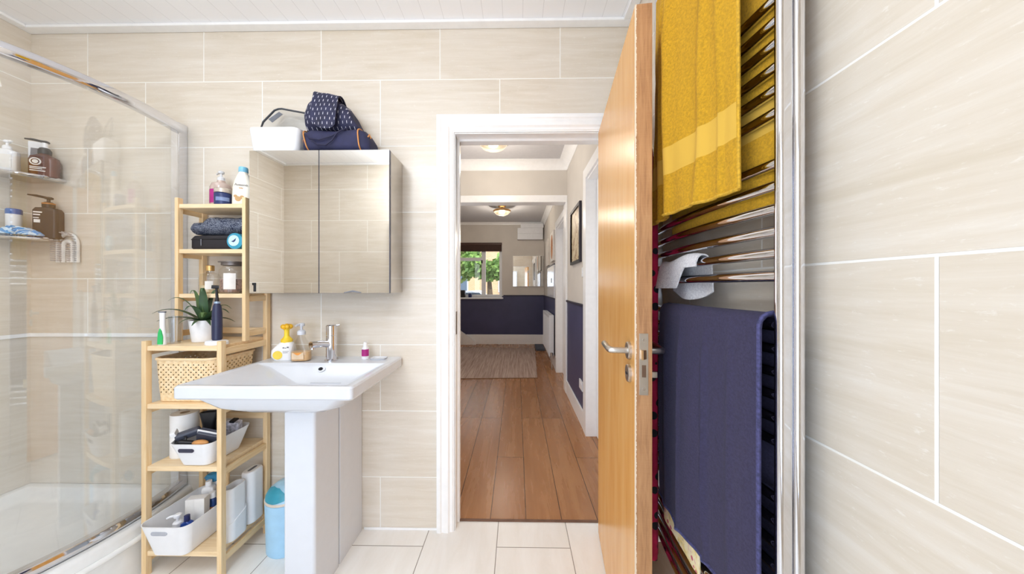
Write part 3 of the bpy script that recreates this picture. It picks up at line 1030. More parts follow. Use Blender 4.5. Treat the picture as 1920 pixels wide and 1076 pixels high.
obj('spot', B().tube([(-0.018, -0.0285, 0.028), (-0.018, -0.031, 0.028)], 0.021, 24), mat('yellow_spot', (248, 216, 84), 0.5), t)
b = B()
for x0, x1, z0, z1 in ((0.004, 0.010, 0.060, 0.066), (0.012, 0.020, 0.060, 0.063), (0.022, 0.030, 0.062, 0.068), (0.004, 0.03, 0.044, 0.046), (0.004, 0.026, 0.038, 0.040)):
    b.box(x0, x1, -0.0306, -0.0290, z0, z1)
obj('label_print', b, m_inkgrey, t)
t = thing('soap_dispenser', 'clear pump soap dispenser with orange liquid on the basin', 'soap dispenser', (-1.068, 1.545, zt), 0.2)
R_ = lambda w, d, z, r: rrect(-w / 2, w / 2, -d / 2, d / 2, z, r)
obj('body', B().loft([R_(0.084, 0.056, 0, 0.02), R_(0.09, 0.06, 0.006, 0.022), R_(0.088, 0.058, 0.05, 0.022), R_(0.070, 0.05, 0.08, 0.022), R_(0.036, 0.034, 0.115, 0.016), R_(0.03, 0.03, 0.128, 0.0145)]), m_bottleglass, t)
obj('liquid', B().loft([R_(0.078, 0.050, 0.003, 0.018), R_(0.083, 0.053, 0.008, 0.02), R_(0.082, 0.052, 0.046, 0.02)]), mat('orange_soap', (232, 190, 140), 0.15), t)
lb = obj('label', B().box(-0.030, 0.022, -0.0312, -0.0300, 0.012, 0.044, 0.0004), mat('peach_label', (226, 200, 168), 0.5), t)
obj('label_sun', B().loft([[(x, y, z) for x, z in ((-0.024, 0.044), (0.016, 0.044), (0.0, 0.032), (-0.008, 0.032))] for y in (-0.0311, -0.0318)]), mat('orange_print', (238, 160, 74), 0.5), lb)
pump_head(t, 0.128, mat('clear_grey_pump', (206, 208, 214), 0.25), 1.15, -1.9, reach=0.035)
t = thing('eye_drop_bottle', 'small white bottle with magenta label on the basin corner', 'bottle', (-0.768, 1.585, zt))
obj('body', B().lathe([(0, 0), (0.017, 0), (0.018, 0.003), (0.018, 0.05), (0.013, 0.058), (0, 0.058)], 20), m_plastic, t)
cyl_label(t, 0.018, 0.016, 0.05, -1.2, 1.1, m_magenta)
obj('cap', B().lathe([(0, 0.058), (0.012, 0.058), (0.008, 0.085), (0, 0.087)], 16), m_plastic, t)
t = tag(obj('soap_dish', B().loft([rrect(-0.035, 0.035, -0.022, 0.022, 0, 0.01), rrect(-0.04, 0.04, -0.026, 0.026, 0.007, 0.012), rrect(-0.037, 0.037, -0.023, 0.023, 0.007, 0.011), rrect(-0.033, 0.033, -0.02, 0.02, 0.003, 0.01)]), m_ceramic),
        'low white dish beside the magenta bottle on the basin', 'dish')
t.location = (-0.700, 1.585, zt)

# ================================================================== MIRROR CABINET
t = thing('mirror_cabinet', 'mirrored two door wall cabinet above the basin', 'cabinet', (-0.931, YB, 1.240))
cw, chh, cy0, cy1 = 0.333, 0.675, -0.173, -0.154
obj('cabinet_body', B().box(-cw, cw, cy1 + 0.001, -0.001, 0.002, chh, 0.002), m_steel, t)
for nm, x0, x1 in (('l', -cw, -0.001), ('r', 0.001, cw)):
    d = obj('cabinet_door', B().box(x0, x1, cy0 + 0.004, cy1, 0, chh, 0.001), mat('door_edge_metal', (92, 94, 108), 0.35, 0.8), t)
    obj('mirror', B().box(x0 + 0.0012, x1 - 0.0012, cy0, cy0 + 0.0038, 0.0012, chh - 0.0012), m_mirror, d, smooth=False)
    if nm == 'l':
        obj('catch', B().box(x0 + 0.018, x0 + 0.030, cy0 - 0.006, cy0, 0.038, 0.050, 0.002).box(x0 + 0.024, x0 + 0.030, cy0 - 0.005, cy0, 0.008, 0.040, 0.001), m_black, d)
    else:
        obj('finger_notch', B().tube([(0.12, cy0 - 0.001, 0.004), (0.16, cy0 - 0.001, 0.010), (0.20, cy0 - 0.001, 0.004)], [0.002, 0.005, 0.002], 8), m_grey, d)

ZK = 1.240 + 0.675
# --- on top of the cabinet


def open_tub(name, parent, w, d, h, m, taper=0.9, r=0.03, th=0.003):
    b = B()
    R = lambda s, z, inset, rr: rrect(-w / 2 * s + inset, w / 2 * s - inset, -d / 2 * s + inset, d / 2 * s - inset, z, max(rr, 0.004), 6)
    b.loft([R(taper, 0, 0.004, r), R(taper, 0.004, 0, r), R(1, h - 0.004, 0, r), R(1, h, 0.001, r), R(1, h, th, r - th), R(taper, th + 0.004, th + 0.001, r - th), R(taper, th, th + 0.005, r - th)])
    return obj(name, b, m, parent, angle=50)


t = thing('storage_tub', 'white plastic tub on top of the mirror cabinet', 'tub', (-1.166, 1.555, ZK + 0.001))
open_tub('tub_body', t, 0.246, 0.15, 0.116, m_plastic, 0.9, 0.03)
t = thing('clear_lid_box', 'clear plastic case with dark rim sticking out of the white tub', 'case', (-1.150, 1.575, ZK + 0.196), 0.12)
# tilted frame standing in the tub
ang = math.radians(10)
Rm = Matrix.Rotation(math.radians(8), 4, 'Y') @ Matrix.Rotation(math.radians(-16), 4, 'X')
base = [(-0.114, 0.0, -0.035), (-0.085, 0.0, 0.045), (-0.07, 0.0, 0.058), (-0.055, 0.0, 0.063), (0.085, 0.0, 0.063), (0.098, 0.0, 0.055), (0.104, 0.0, 0.04), (0.098, 0.0, -0.10), (0.09, 0, -0.115), (-0.09, 0.0, -0.115), (-0.112, 0, -0.10)]
b = B().tube([Rm @ Vector(p) for p in base], 0.0045, 8, True)
obj('dark_rim', b, mat('smoke_rim', (52, 54, 60), 0.3), t)
b = B().loft([[Rm @ Vector((x * s, y, z * s)) for x, _, z in base] for s, y in ((0.985, -0.001), (0.93, 0.03), (0.88, 0.034))])
obj('clear_shell', b, m_clear, t)
b = B().loft([[Rm @ Vector((x, y, z)) for x, z in ((-0.10, -0.01), (-0.078, -0.025), (-0.045, 0.035), (-0.066, 0.045))] for y in (0.004, 0.006)])
obj('grey_sticker', b, m_grey, t)
t = tag(obj('comb', B().obox(Matrix.Translation((0, 0, 0)) @ Matrix.Rotation(0.35, 4, 'Y'), 0.05, 0.02, 0.07, 0.006), m_grey), 'dark grey comb end peeking above the white tub rim', 'comb')
t.location = (-1.165, 1.512, ZK + 0.098)
t.rotation_euler = (0, 0.9, 0.2)

m_navycloth = mat('navy_bag_cloth', (40, 41, 74), 0.75, var=0.12, scale=18, bump=0.25, bscale=500)
m_orange = mat('orange_piping', (218, 148, 82), 0.6)
t = thing('duffel_bag', 'navy wash bag with orange piping on top of the mirror cabinet', 'bag', (-0.870, 1.553, ZK + 0.001))


def sec(x, hw, h, n=20, dy=0.0):
    pts = []
    for i in range(n):
        a = 2 * PI * i / n
        c, s = math.cos(a), math.sin(a)
        y = hw * (abs(c) ** 0.6) * (1 if c > 0 else -1)
        z = h / 2 + h / 2 * (abs(s) ** 0.6) * (1 if s > 0 else -1)
        pts.append((x, y + dy, z))
    return pts


xs = [(-0.158, 0.050, 0.085), (-0.150, 0.066, 0.105), (-0.12, 0.072, 0.116), (-0.05, 0.074, 0.112), (0.0, 0.074, 0.108), (0.06, 0.074, 0.114), (0.11, 0.073, 0.118), (0.138, 0.068, 0.108), (0.158, 0.054, 0.078), (0.163, 0.04, 0.06)]
obj('bag_body', B().loft([sec(*q) for q in xs]), m_navycloth, t)
b = B()
for x, hw, h in ((-0.142, 0.0685, 0.109), (0.118, 0.0725, 0.117)):
    pts = sec(x, hw + 0.002, h + 0.002, 40)
    obj('piping', B().tube([(p[0] + 0.03 * (p[2] / 0.12 - 0.5) * (-1 if x < 0 else -0.4), p[1], max(p[2], 0.004)) for p in pts], 0.0032, 6, True), m_orange, t)
b = B()
b.tube([(-0.160, -0.02, 0.045), (-0.166, -0.035, 0.05), (-0.166, -0.04, 0.065), (-0.158, -0.045, 0.07)], 0.004, 6)
obj('side_loop', b, m_orange, t)
b = B()
b.tube([(0.150, -0.045, 0.075), (0.160, -0.048, 0.088), (0.162, -0.035, 0.075)], 0.004, 6)
obj('side_loop', b, m_orange, t)
b = B()
b.tube([(-0.13, -0.078, 0.075), (-0.11, -0.083, 0.055), (-0.06, -0.084, 0.048), (0.0, -0.084, 0.066), (0.04, -0.081, 0.092), (0.06, -0.06, 0.113)], 0.0035, 8)
b.tube([(-0.10, -0.083, 0.047), (-0.07, -0.085, 0.025), (-0.03, -0.085, 0.022), (0.0, -0.085, 0.045), (0.025, -0.082, 0.085)], 0.0035, 8)
obj('cord_handle', b, mat('dark_navy_cord', (32, 32, 62), 0.7), t)


def dash_mat(name, base, dash, px, pz, wd, hd, slant=0.0):
    t = NT(name)
    s = t.xyz(t.pos(True))
    v = t.M('DIVIDE', s[2], pz)
    row = t.M('FLOOR', v)
    odd = t.M('MODULO', row, 2.0)
    u = t.M('ADD', t.M('DIVIDE', t.M('ADD', s[0], t.M('MULTIPLY', s[2], slant)), px), t.M('MULTIPLY', odd, 0.5))
    fu = t.M('ABSOLUTE', t.M('SUBTRACT', t.M('FRACT', u), 0.5))
    fv = t.M('ABSOLUTE', t.M('SUBTRACT', t.M('FRACT', v), 0.5))
    mk = t.M('MULTIPLY', t.M('LESS_THAN', fu, wd), t.M('LESS_THAN', fv, hd))
    nz = t.noise(t.pos(True), 20)
    c = t.ramp(nz, [(0.3, tuple(x * 0.85 for x in base)), (0.7, tuple(min(255, x * 1.15) for x in base))])
    t.col(t.mix(mk, c, lin(dash)))
    t.p(0.75)
    t.bump(t.noise(t.pos(True), 400, 2), 0.2)
    return t.m


m_dash = dash_mat('navy_dashed_cloth', (40, 41, 68), (206, 204, 214), 0.021, 0.022, 0.065, 0.26, -0.1)
t = thing('drawstring_pouch', 'navy pouch with white dashes slumped on the orange piped bag', 'pouch', (-0.905, 1.555, ZK + 0.116))
b = B()
rings = []
prof_ = [(-0.132, 0.018, 0.02, 0.025), (-0.122, 0.055, 0.05, 0.05), (-0.10, 0.075, 0.062, 0.07), (-0.06, 0.088, 0.066, 0.092), (-0.01, 0.085, 0.066, 0.088), (0.045, 0.078, 0.064, 0.078), (0.09, 0.066, 0.06, 0.062), (0.118, 0.045, 0.045, 0.045), (0.128, 0.018, 0.02, 0.02)]
for j, (x, hz, hy, cz) in enumerate(prof_):
    ring = []
    for i in range(28):
        a = 2 * PI * i / 28
        k = 1 + 0.06 * math.sin(5 * a + j * 1.3) + 0.04 * noise.noise(Vector((x * 30, math.cos(a) * 2, math.sin(a) * 2)))
        z = cz + hz * k * math.sin(a)
        ring.append((x + 0.02 * math.sin(a) * (1 if x > 0 else 0.3) * -1, hy * k * math.cos(a), max(z, -0.004 + 0.012 * (1 if abs(x) < 0.08 else 0))))
    rings.append(ring)
b.loft(rings)
obj('pouch_body', b, m_dash, t, angle=70)
# flap folded over the front
b = B()


def flap(u, v):
    x = -0.072 + 0.118 * u + 0.01 * math.sin(v * 3)
    tt = v
    if tt < 0.3:
        y = 0.02 - 0.088 * (tt / 0.3)
        z = 0.184 - 0.022 * u + 0.012 * math.sin(tt / 0.3 * PI) - 0.012 * (1 - tt / 0.3) ** 2 - 0.012 * (tt / 0.3) ** 2
    else:
        q = (tt - 0.3) / 0.7
        y = -0.070 - 0.020 * math.sin(q * PI * 0.75)
        z = 0.172 - 0.022 * u - 0.173 * q + 0.03 * q * abs(2 * u - 1) ** 2.2
    return Vector((x * (1 - 0.10 * max(0, v - 0.75)), y + 0.003 * math.sin(u * 9), z))


b.grid(flap, 14, 18, 0.004)
obj('pouch_flap', b, m_dash, t, angle=70)

# ================================================================== BAMBOO RACK
RX, RY = -1.464, 1.485
t = thing('bamboo_rack', 'stepped bamboo shelf rack beside the basin', 'shelf rack', (RX, RY, 0))
lx0, lx1 = -1.643 - RX, -1.287 - RX          # outer sides
fy = 1.351 - RY                              # lower front
ty = 1.468 - RY                              # tower front
by = 1.625 - RY                              # back
for x0 in (lx0, lx1 - 0.021):
    obj('post', B().box(x0, x0 + 0.021, fy, fy + 0.024, 0, 1.033, 0.002), m_bamboo, t)
    obj('post', B().box(x0, x0 + 0.021, by - 0.024, by, 0, 1.695, 0.002), m_bamboo, t)
tx0, tx1 = -1.624 - RX, -1.283 - RX
for x0 in (tx0, tx1 - 0.017):
    obj('post', B().box(x0, x0 + 0.017, ty, ty + 0.024, 1.013, 1.695, 0.002), m_bamboo, t)
SHZ = [1.012, 0.757, 0.484, 0.112]
for z in SHZ:
    obj('shelf', B().box(lx0 + 0.0212, lx1 - 0.0212, fy + 0.004, by - 0.004, z - 0.022, z, 0.003), m_bamboo_x, t)
for z in (1.665, 1.450, 1.238):
    obj('shelf', B().box(tx0 + 0.0172, tx1 - 0.0172, ty + 0.003, by - 0.004, z - 0.02, z, 0.003), m_bamboo_x, t)
m_bamboo_y = wood_mat('bamboo_rail', (226, 190, 138), (236, 206, 160), (243, 218, 180), 1, 4, 0.45)
for z in (1.000, 0.742, 0.468, 0.085):
    for x0 in (lx0, lx1 - 0.02):
        obj('side_rail', B().box(x0 + 0.003, x0 + 0.017, fy + 0.0242, by - 0.0242, z - 0.03, z, 0.002), m_bamboo_y, t)
for z in (1.655, 1.440, 1.228, 1.060):
    for x0 in (lx0 + 0.002, lx1 - 0.019):
        obj('side_rail', B().box(x0 + 0.003, x0 + 0.015, ty + 0.0242, by - 0.0242, z - 0.028, z, 0.002), m_bamboo_y, t)
for z in (1.06, 0.62):
    obj('back_rail', B().box(lx0 + 0.0212, lx1 - 0.0212, by - 0.017, by - 0.003, z - 0.03, z, 0.002), m_bamboo_x, t)

e = 0.0008
# --- tower top
t = thing('pump_bottle', 'clear pink pump bottle with magenta label on top of the bamboo rack', 'bottle', (-1.500, 1.575, 1.665 + e))
obj('body', B().lathe([(0, 0), (0.040, 0), (0.044, 0.006), (0.044, 0.105), (0.036, 0.125), (0.018, 0.133), (0.016, 0.142), (0, 0.142)], 28), mat('pinkish_bottle', (204, 182, 170), 0.15, var=0.06, scale=9), t)
cyl_label(t, 0.044, 0.022, 0.09, -1.75, 0.55, m_magenta)
pump_head(t, 0.142, mat('clear_pump_plastic', (214, 214, 216), 0.2), 1.0, 2.7, reach=0.045)
t = thing('cream_jar', 'small navy jar with silver lid in front of the pink pump bottle', 'jar', (-1.432, 1.513, 1.665 + e))
obj('body', B().lathe([(0, 0), (0.031, 0), (0.034, 0.004), (0.034, 0.055), (0.030, 0.06), (0, 0.06)], 24), m_navyjar, t)
obj('lid', B().lathe([(0, 0.06), (0.034, 0.06), (0.034, 0.078), (0.031, 0.081), (0, 0.081)], 24), mat('beige_metal_lid', (206, 196, 184), 0.3, 0.5), t)
cyl_label(t, 0.034, 0.018, 0.036, -0.9, 0.8, mat('pale_blue_print', (120, 138, 176), 0.5), 'label_print')
t = thing('lotion_bottle', 'cream lotion bottle with blue cap on top of the bamboo rack', 'bottle', (-1.342, 1.525, 1.665 + e), 0.35)
b = B()
LR = lambda w, d, z: [(w / 2 * math.cos(a) * abs(math.cos(a)) ** -0.25 if abs(math.cos(a)) > 1e-6 else 0, d / 2 * math.sin(a), z) for a in [2 * PI * i / 28 for i in range(28)]]
b.loft([LR(0.082, 0.046, 0), LR(0.09, 0.05, 0.006), LR(0.088, 0.05, 0.05), LR(0.084, 0.048, 0.09), LR(0.072, 0.044, 0.12), LR(0.05, 0.038, 0.148), LR(0.036, 0.034, 0.16), LR(0.034, 0.033, 0.165)])
obj('body', b, mat('cream_bottle_plastic', (244, 236, 220), 0.3, var=0.01), t)
obj('cap', B().lathe([(0, 0.165), (0.0185, 0.165), (0.0195, 0.168), (0.019, 0.186), (0.017, 0.190), (0, 0.190)], 24), mat('light_blue_cap', (128, 194, 222), 0.3), t)
text('lettering', 'Aveeno', 0.017, m_inkgrey, t, (0.0, -0.0255, 0.098), (PI / 2 - 0.04, 0, 0))
text('lettering', 'baby', 0.009, mat('orange_ink', (220, 160, 90), 0.5), t, (0.0, -0.0256, 0.083), (PI / 2, 0, 0))
b = B()
for i, (x, z, r) in enumerate(((-0.012, 0.03, 0.012), (0.004, 0.038, 0.009), (-0.022, 0.042, 0.007), (0.012, 0.025, 0.006))):
    b.tube([(x, -0.0245, z), (x, -0.0262, z)], r, 16)
obj('oat_print', b, mat('oat_brown_print', (206, 164, 112), 0.6), t)

# --- second tower shelf


def mottled(name, cols, scale=22, dist=1.5):
    t = NT(name)
    f = t.noise(t.mapv(t.pos(True), 1, 1, 1.6), scale, 4, 0.7, dist)
    t.col(t.ramp(f, cols))
    t.p(0.8)
    t.bump(f, 0.3, 0.004)
    return t.m


t = thing('patterned_wash_bag', 'crumpled navy and white patterned bag on the rack second shelf', 'bag', (-1.462, 1.556, 1.4505))
b = B()
rings = []
for j in range(15):
    u = j / 14
    x = -0.138 + 0.290 * u
    h = 0.036 + 0.026 * math.sin(PI * min(1, u * 1.5 + 0.06)) if u < 0.65 else 0.058
    hz = 0.030 if u < 0.22 else 0.044
    cz = 0.105 - (0.012 if u < 0.22 else 0)
    if j in (0, 14):
        hz *= 0.35
    ring = []
    for i in range(22):
        a = 2 * PI * i / 22
        k = 1 + 0.22 * noise.noise(Vector((u * 7, math.cos(a) * 1.6, math.sin(a) * 1.6)))
        ring.append((x, 0.058 * k * math.cos(a) * (0.5 if j in (0, 14) else 1), max(0.0772, cz + 0.015 + hz * k * math.sin(a))))
    rings.append(ring)
b.loft(rings)
obj('bag_body', b, mottled('paisley_navy_cloth', [(0.36, (26, 32, 54)), (0.47, (44, 54, 80)), (0.52, (160, 166, 178)), (0.56, (34, 42, 66))], 46, 2.5), t, angle=80)
t = thing('toiletry_case', 'flat black zipped case under the patterned bag', 'case', (-1.472, 1.556, 1.4505))
b = B().loft([rrect(-0.122, 0.115, -0.042, 0.054, 0, 0.03), rrect(-0.130, 0.122, -0.050, 0.060, 0.012, 0.035), rrect(-0.130, 0.122, -0.050, 0.060, 0.055, 0.035), rrect(-0.120, 0.114, -0.042, 0.054, 0.070, 0.03), rrect(-0.06, 0.06, -0.03, 0.03, 0.0745, 0.02)])
obj('case_body', b, mat('black_case_cloth', (34, 30, 34), 0.7, bump=0.2), t)
obj('zip', B().tube([(p[0], p[1], 0.052) for p in rrect(-0.1305, 0.1225, -0.0505, 0.0605, 0, 0.035)], 0.0022, 6, True), m_black, t)
obj('zip_pull', B().box(-0.06, -0.056, -0.0555, -0.0525, 0.02, 0.052, 0.001), m_grey, t)
t = thing('round_tin', 'round teal tin standing on edge at the right of the second shelf', 'tin', (-1.343, 1.490, 1.4505 + 0.0385))
tm = B().tube([(0, -0.012, 0), (0, 0.012, 0)], 0.038, 32)
obj('tin_body', tm, mat('teal_tin', (58, 150, 178), 0.3), t)
obj('tin_label', B().tube([(-0.004, -0.0126, 0.002), (-0.004, -0.0135, 0.002)], 0.026, 28), mat('pale_tin_label', (196, 222, 226), 0.5), t)
obj('label_mark', B().loft([[(x, y, z) for x, z in ((-0.016, -0.002), (-0.006, 0.002), (0.008, 0.014), (0.004, 0.0), (-0.004, -0.006))] for y in (-0.0134, -0.0141)]), m_navyjar, t)

# --- third tower shelf
t = thing('reed_bottle', 'clear glass perfume bottle with gold cap on the rack third shelf', 'bottle', (-1.533, 1.550, 1.238 + e))
obj('bottle_glass', B().lathe([(0, 0), (0.038, 0), (0.042, 0.005), (0.042, 0.078), (0.036, 0.096), (0.016, 0.104), (0.014, 0.112), (0, 0.112)], 28), m_bottleglass, t)
obj('liquid', B().lathe([(0, 0.003), (0.036, 0.003), (0.0395, 0.007), (0.0395, 0.040), (0, 0.040)], 28), mat('straw_liquid', (214, 196, 160), 0.1), t)
obj('cap', B().lathe([(0, 0.112), (0.017, 0.112), (0.017, 0.136), (0.014, 0.139), (0, 0.139)], 20), mat('gold_cap', (214, 174, 112), 0.3, 0.7), t)
cyl_label(t, 0.0422, 0.02, 0.06, -0.9, 0.35, m_paperwhite)
t = thing('glass_jar', 'round glass jar with grey lid and white label on the third shelf', 'jar', (-1.420, 1.550, 1.238 + e))
obj('jar_glass', B().lathe([(0, 0), (0.044, 0), (0.050, 0.006), (0.052, 0.09), (0.050, 0.115), (0.040, 0.130), (0.036, 0.138), (0, 0.138)], 32), m_bottleglass, t)
obj('contents', B().lathe([(0, 0.004), (0.042, 0.004), (0.047, 0.009), (0.048, 0.07), (0, 0.07)], 32), mat('brown_bath_salts', (150, 124, 112), 0.7, var=0.25, scale=120), t)
obj('lid', B().lathe([(0, 0.138), (0.043, 0.138), (0.043, 0.152), (0.054, 0.153), (0.054, 0.157), (0, 0.158)], 32), mat('grey_lid', (120, 112, 108), 0.4, 0.5), t)
cyl_label(t, 0.0525, 0.02, 0.098, -1.05, 0.45, m_paperwhite)
t = tag(obj('small_bottle', B().lathe([(0, 0), (0.016, 0), (0.017, 0.004), (0.017, 0.07), (0.010, 0.082), (0.010, 0.105), (0, 0.105)], 18), mat('frosted_bottle', (206, 208, 212), 0.2)), 'small frosted bottle at the right end of the third shelf', 'bottle')
t.location = (-1.327, 1.560, 1.238 + e)

# --- lower top: plant, toothbrushes
t = thing('potted_aloe', 'spiky green aloe plant in a white pot on the bamboo rack', 'plant', (-1.482, 1.470, 1.0125))
obj('pot', B().lathe([(0, 0), (0.040, 0), (0.043, 0.003), (0.054, 0.098), (0.055, 0.102), (0.050, 0.102), (0.048, 0.092), (0, 0.092)], 32), mat('white_pot_glaze', (232, 232, 234), 0.3, var=0.02), t)
obj('soil', B().lathe([(0, 0.0925), (0.0475, 0.0925), (0.03, 0.098), (0, 0.1)], 24), mat('dark_soil', (66, 50, 38), 0.9, var=0.3, scale=90), t)
m_leaf = mat('aloe_leaf', (58, 84, 54), 0.4, var=0.22, scale=14)
m_leaf2 = mat('aloe_leaf_light', (92, 118, 70), 0.4, var=0.18, scale=14)
random.seed(11)
leaves = [(-2.98, 0.19, 0.035), (-2.72, 0.175, 0.075), (-2.2, 0.13, 0.12), (-1.9, 0.10, 0.03), (-1.55, 0.10, 0.09), (-1.2, 0.11, 0.02), (-0.85, 0.13, 0.06),
          (-0.62, 0.12, 0.02), (-0.28, 0.165, 0.075), (-0.05, 0.15, 0.03), (0.25, 0.13, 0.09), (2.75, 0.11, 0.13), (1.4, 0.07, 0.15), (-0.9, 0.08, 0.16), (-1.75, 0.06, 0.15)]
for i, (a, L, rise) in enumerate(leaves):
    ca, sa = math.cos(a), math.sin(a)
    if sa > 0.2:
        L *= 0.8
    if sa < -0.6:
        L *= 0.85
    b = B()
    rings = []
    for k in range(11):
        u = k / 10
        r = 0.006 + L * u
        z = 0.094 + rise * math.sin(u * PI * 0.62) * 1.05 - 0.03 * u * u * (0.5 if rise > 0.1 else 1)
        w = 0.0185 * (1 - u) ** 0.7 * (0.75 + 0.6 * math.sin(PI * min(1, u * 1.6)) * 0.5) + 0.0006
        th = 0.0045 * (1 - u) + 0.0005
        px_, py_ = r * ca, r * sa
        rings.append([(px_ - sa * w, py_ + ca * w, z + th * 0.7), (px_ - sa * w * 0.5, py_ + ca * w * 0.5, z - th * 0.3), (px_, py_, z - th), (px_ + sa * w * 0.5, py_ - ca * w * 0.5, z - th * 0.3), (px_ + sa * w, py_ - ca * w, z + th * 0.7), (px_, py_, z + th * 0.3)])
    b.loft(rings)
    obj('leaf', b, m_leaf2 if i % 4 == 2 else m_leaf, t, angle=70)

t = thing('electric_toothbrush', 'navy electric toothbrush standing on a white charger', 'toothbrush', (-1.345, 1.392, 1.0125 + 0.0205))
obj('handle', B().lathe([(0, 0), (0.0165, 0), (0.0185, 0.006), (0.019, 0.06), (0.018, 0.12), (0.0145, 0.152), (0.010, 0.163), (0, 0.163)], 24), mat('navy_handle', (38, 42, 72), 0.4), t)
obj('collar', B().lathe([(0.0, 0.1632), (0.011, 0.1632), (0.012, 0.166), (0.011, 0.172), (0, 0.172)], 20), mat('pale_blue_ring', (160, 180, 206), 0.3, 0.4), t)
hd = obj('brush_neck', B().tube([(0, 0, 0.172), (0, 0, 0.19), (-0.002, -0.001, 0.228), (-0.004, -0.002, 0.240)], [0.008, 0.0055, 0.0042, 0.006], 12), m_black, t)
obj('brush_head', B().tube([(0.004, 0.004, 0.236), (-0.014, -0.012, 0.238)], 0.0075, 14), m_black, hd)
t = thing('charger_base', 'round white charging base under the navy toothbrush', 'charger', (-1.348, 1.394, 1.0125))
obj('base', B().lathe([(0, 0), (0.046, 0), (0.047, 0.004), (0.045, 0.014), (0.038, 0.018), (0.020, 0.0195), (0, 0.0195)], 32, 0, 0, 1.0, 0.72), m_plastic, t)
t = thing('interdental_brush', 'white toothbrush with bright green grip standing on the rack', 'toothbrush', (-1.577, 1.377, 1.0125))
b = B().loft([rrect(-0.013, 0.013, -0.010, 0.010, 0, 0.008), rrect(-0.014, 0.014, -0.011, 0.011, 0.004, 0.009), rrect(-0.012, 0.012, -0.009, 0.009, 0.04, 0.008), rrect(-0.009, 0.009, -0.008, 0.008, 0.08, 0.007), rrect(-0.010, 0.010, -0.007, 0.007, 0.135, 0.006), rrect(-0.011, 0.011, -0.006, 0.006, 0.143, 0.005)])
obj('brush_body', b, m_plastic, t)
b = B().loft([[(x, y, z) for x, z in ((-0.010, 0.004), (0.012, 0.004), (0.013, 0.035), (0.007, 0.062), (0.000, 0.074), (-0.007, 0.055), (-0.009, 0.03))] for y in (-0.009, -0.0125)])
obj('grip', b, mat('bright_green_grip', (52, 190, 104), 0.4), t)
obj('brush_tip', B().box(-0.016, 0.014, -0.005, 0.005, 0.143, 0.149, 0.002), m_grey, t)
t = thing('glass_tumbler', 'clear plastic tumbler behind the green toothbrush on the rack', 'tumbler', (-1.568, 1.422, 1.0125))
obj('cup', B().lathe([(0, 0), (0.019, 0), (0.025, 0.125), (0.0235, 0.125), (0.018, 0.004), (0, 0.004)], 24), m_clear, t)

# --- basket


def basket_mat():
    t = NT('woven_bamboo')
    s = t.xyz(t.pos(True))
    u = t.M('ADD', s[0], s[1])
    p = 0.0225
    a = t.M('ABSOLUTE', t.M('SUBTRACT', t.M('FRACT', t.M('DIVIDE', t.M('ADD', u, s[2]), p)), 0.5))
    c = t.M('ABSOLUTE', t.M('SUBTRACT', t.M('FRACT', t.M('DIVIDE', t.M('SUBTRACT', u, s[2]), p)), 0.5))
    hole = t.M('MULTIPLY', t.M('LESS_THAN', a, 0.17), t.M('LESS_THAN', c, 0.17))
    band = t.M('MULTIPLY', t.M('LESS_THAN', s[2], 0.172), t.M('GREATER_THAN', s[2], 0.035))
    hole = t.M('MULTIPLY', hole, band)
    f = t.noise(t.mapv(t.pos(True), 30, 30, 30), 2, 4)
    t.col(t.ramp(f, [(0.3, (226, 194, 144)), (0.5, (240, 212, 168)), (0.7, (247, 226, 190))]))
    t.p(0.55)
    t.bump(t.M('ADD', a, c), 0.5, 0.003)
    t.set(t.b.inputs['Alpha'], t.M('SUBTRACT', 1.0, hole))
    return t.m


t = thing('woven_basket', 'woven bamboo basket on the rack behind the basin', 'basket', (-1.476, 1.484, 0.7575))
b = B()
R = lambda x0, x1, y0, y1, z, r: rrect(x0, x1, y0, y1, z, r, 6)
b.loft([R(-0.118, 0.118, -0.100, 0.095, 0, 0.012), R(-0.120, 0.120, -0.105, 0.098, 0.004, 0.014), R(-0.132, 0.134, -0.115, 0.110, 0.12, 0.03), R(-0.142, 0.146, -0.122, 0.120, 0.198, 0.05),
        R(-0.139, 0.143, -0.119, 0.117, 0.198, 0.05), R(-0.129, 0.131, -0.112, 0.107, 0.12, 0.03), R(-0.117, 0.117, -0.102, 0.095, 0.007, 0.014)])
obj('basket_body', b, basket_mat(), t)
obj('rim', B().tube([(p[0], p[1], 0.193) for p in rrect(-0.1415, 0.1455, -0.1215, 0.1195, 0, 0.05, 6)], 0.006, 8, True), m_bamboo_x, t)
t = tag(obj('folded_cloth', B().ball((0, 0, 0), 0.05, 0.035, 0.05, 18, 0.15, 9, 3), mat('mustard_cloth', (206, 160, 30), 0.8, bump=0.3)), 'mustard yellow cloth showing inside the woven basket', 'cloth')
t.location = (-1.425, 1.49, 0.885)
t = tag(obj('rolled_cloth', B().ball((0, 0, 0), 0.055, 0.04, 0.05, 18, 0.15, 9, 5), mat('dark_brown_cloth', (82, 64, 56), 0.85, bump=0.3)), 'dark brown cloth showing inside the woven basket', 'cloth')
t.location = (-1.525, 1.485, 0.88)

# --- bins


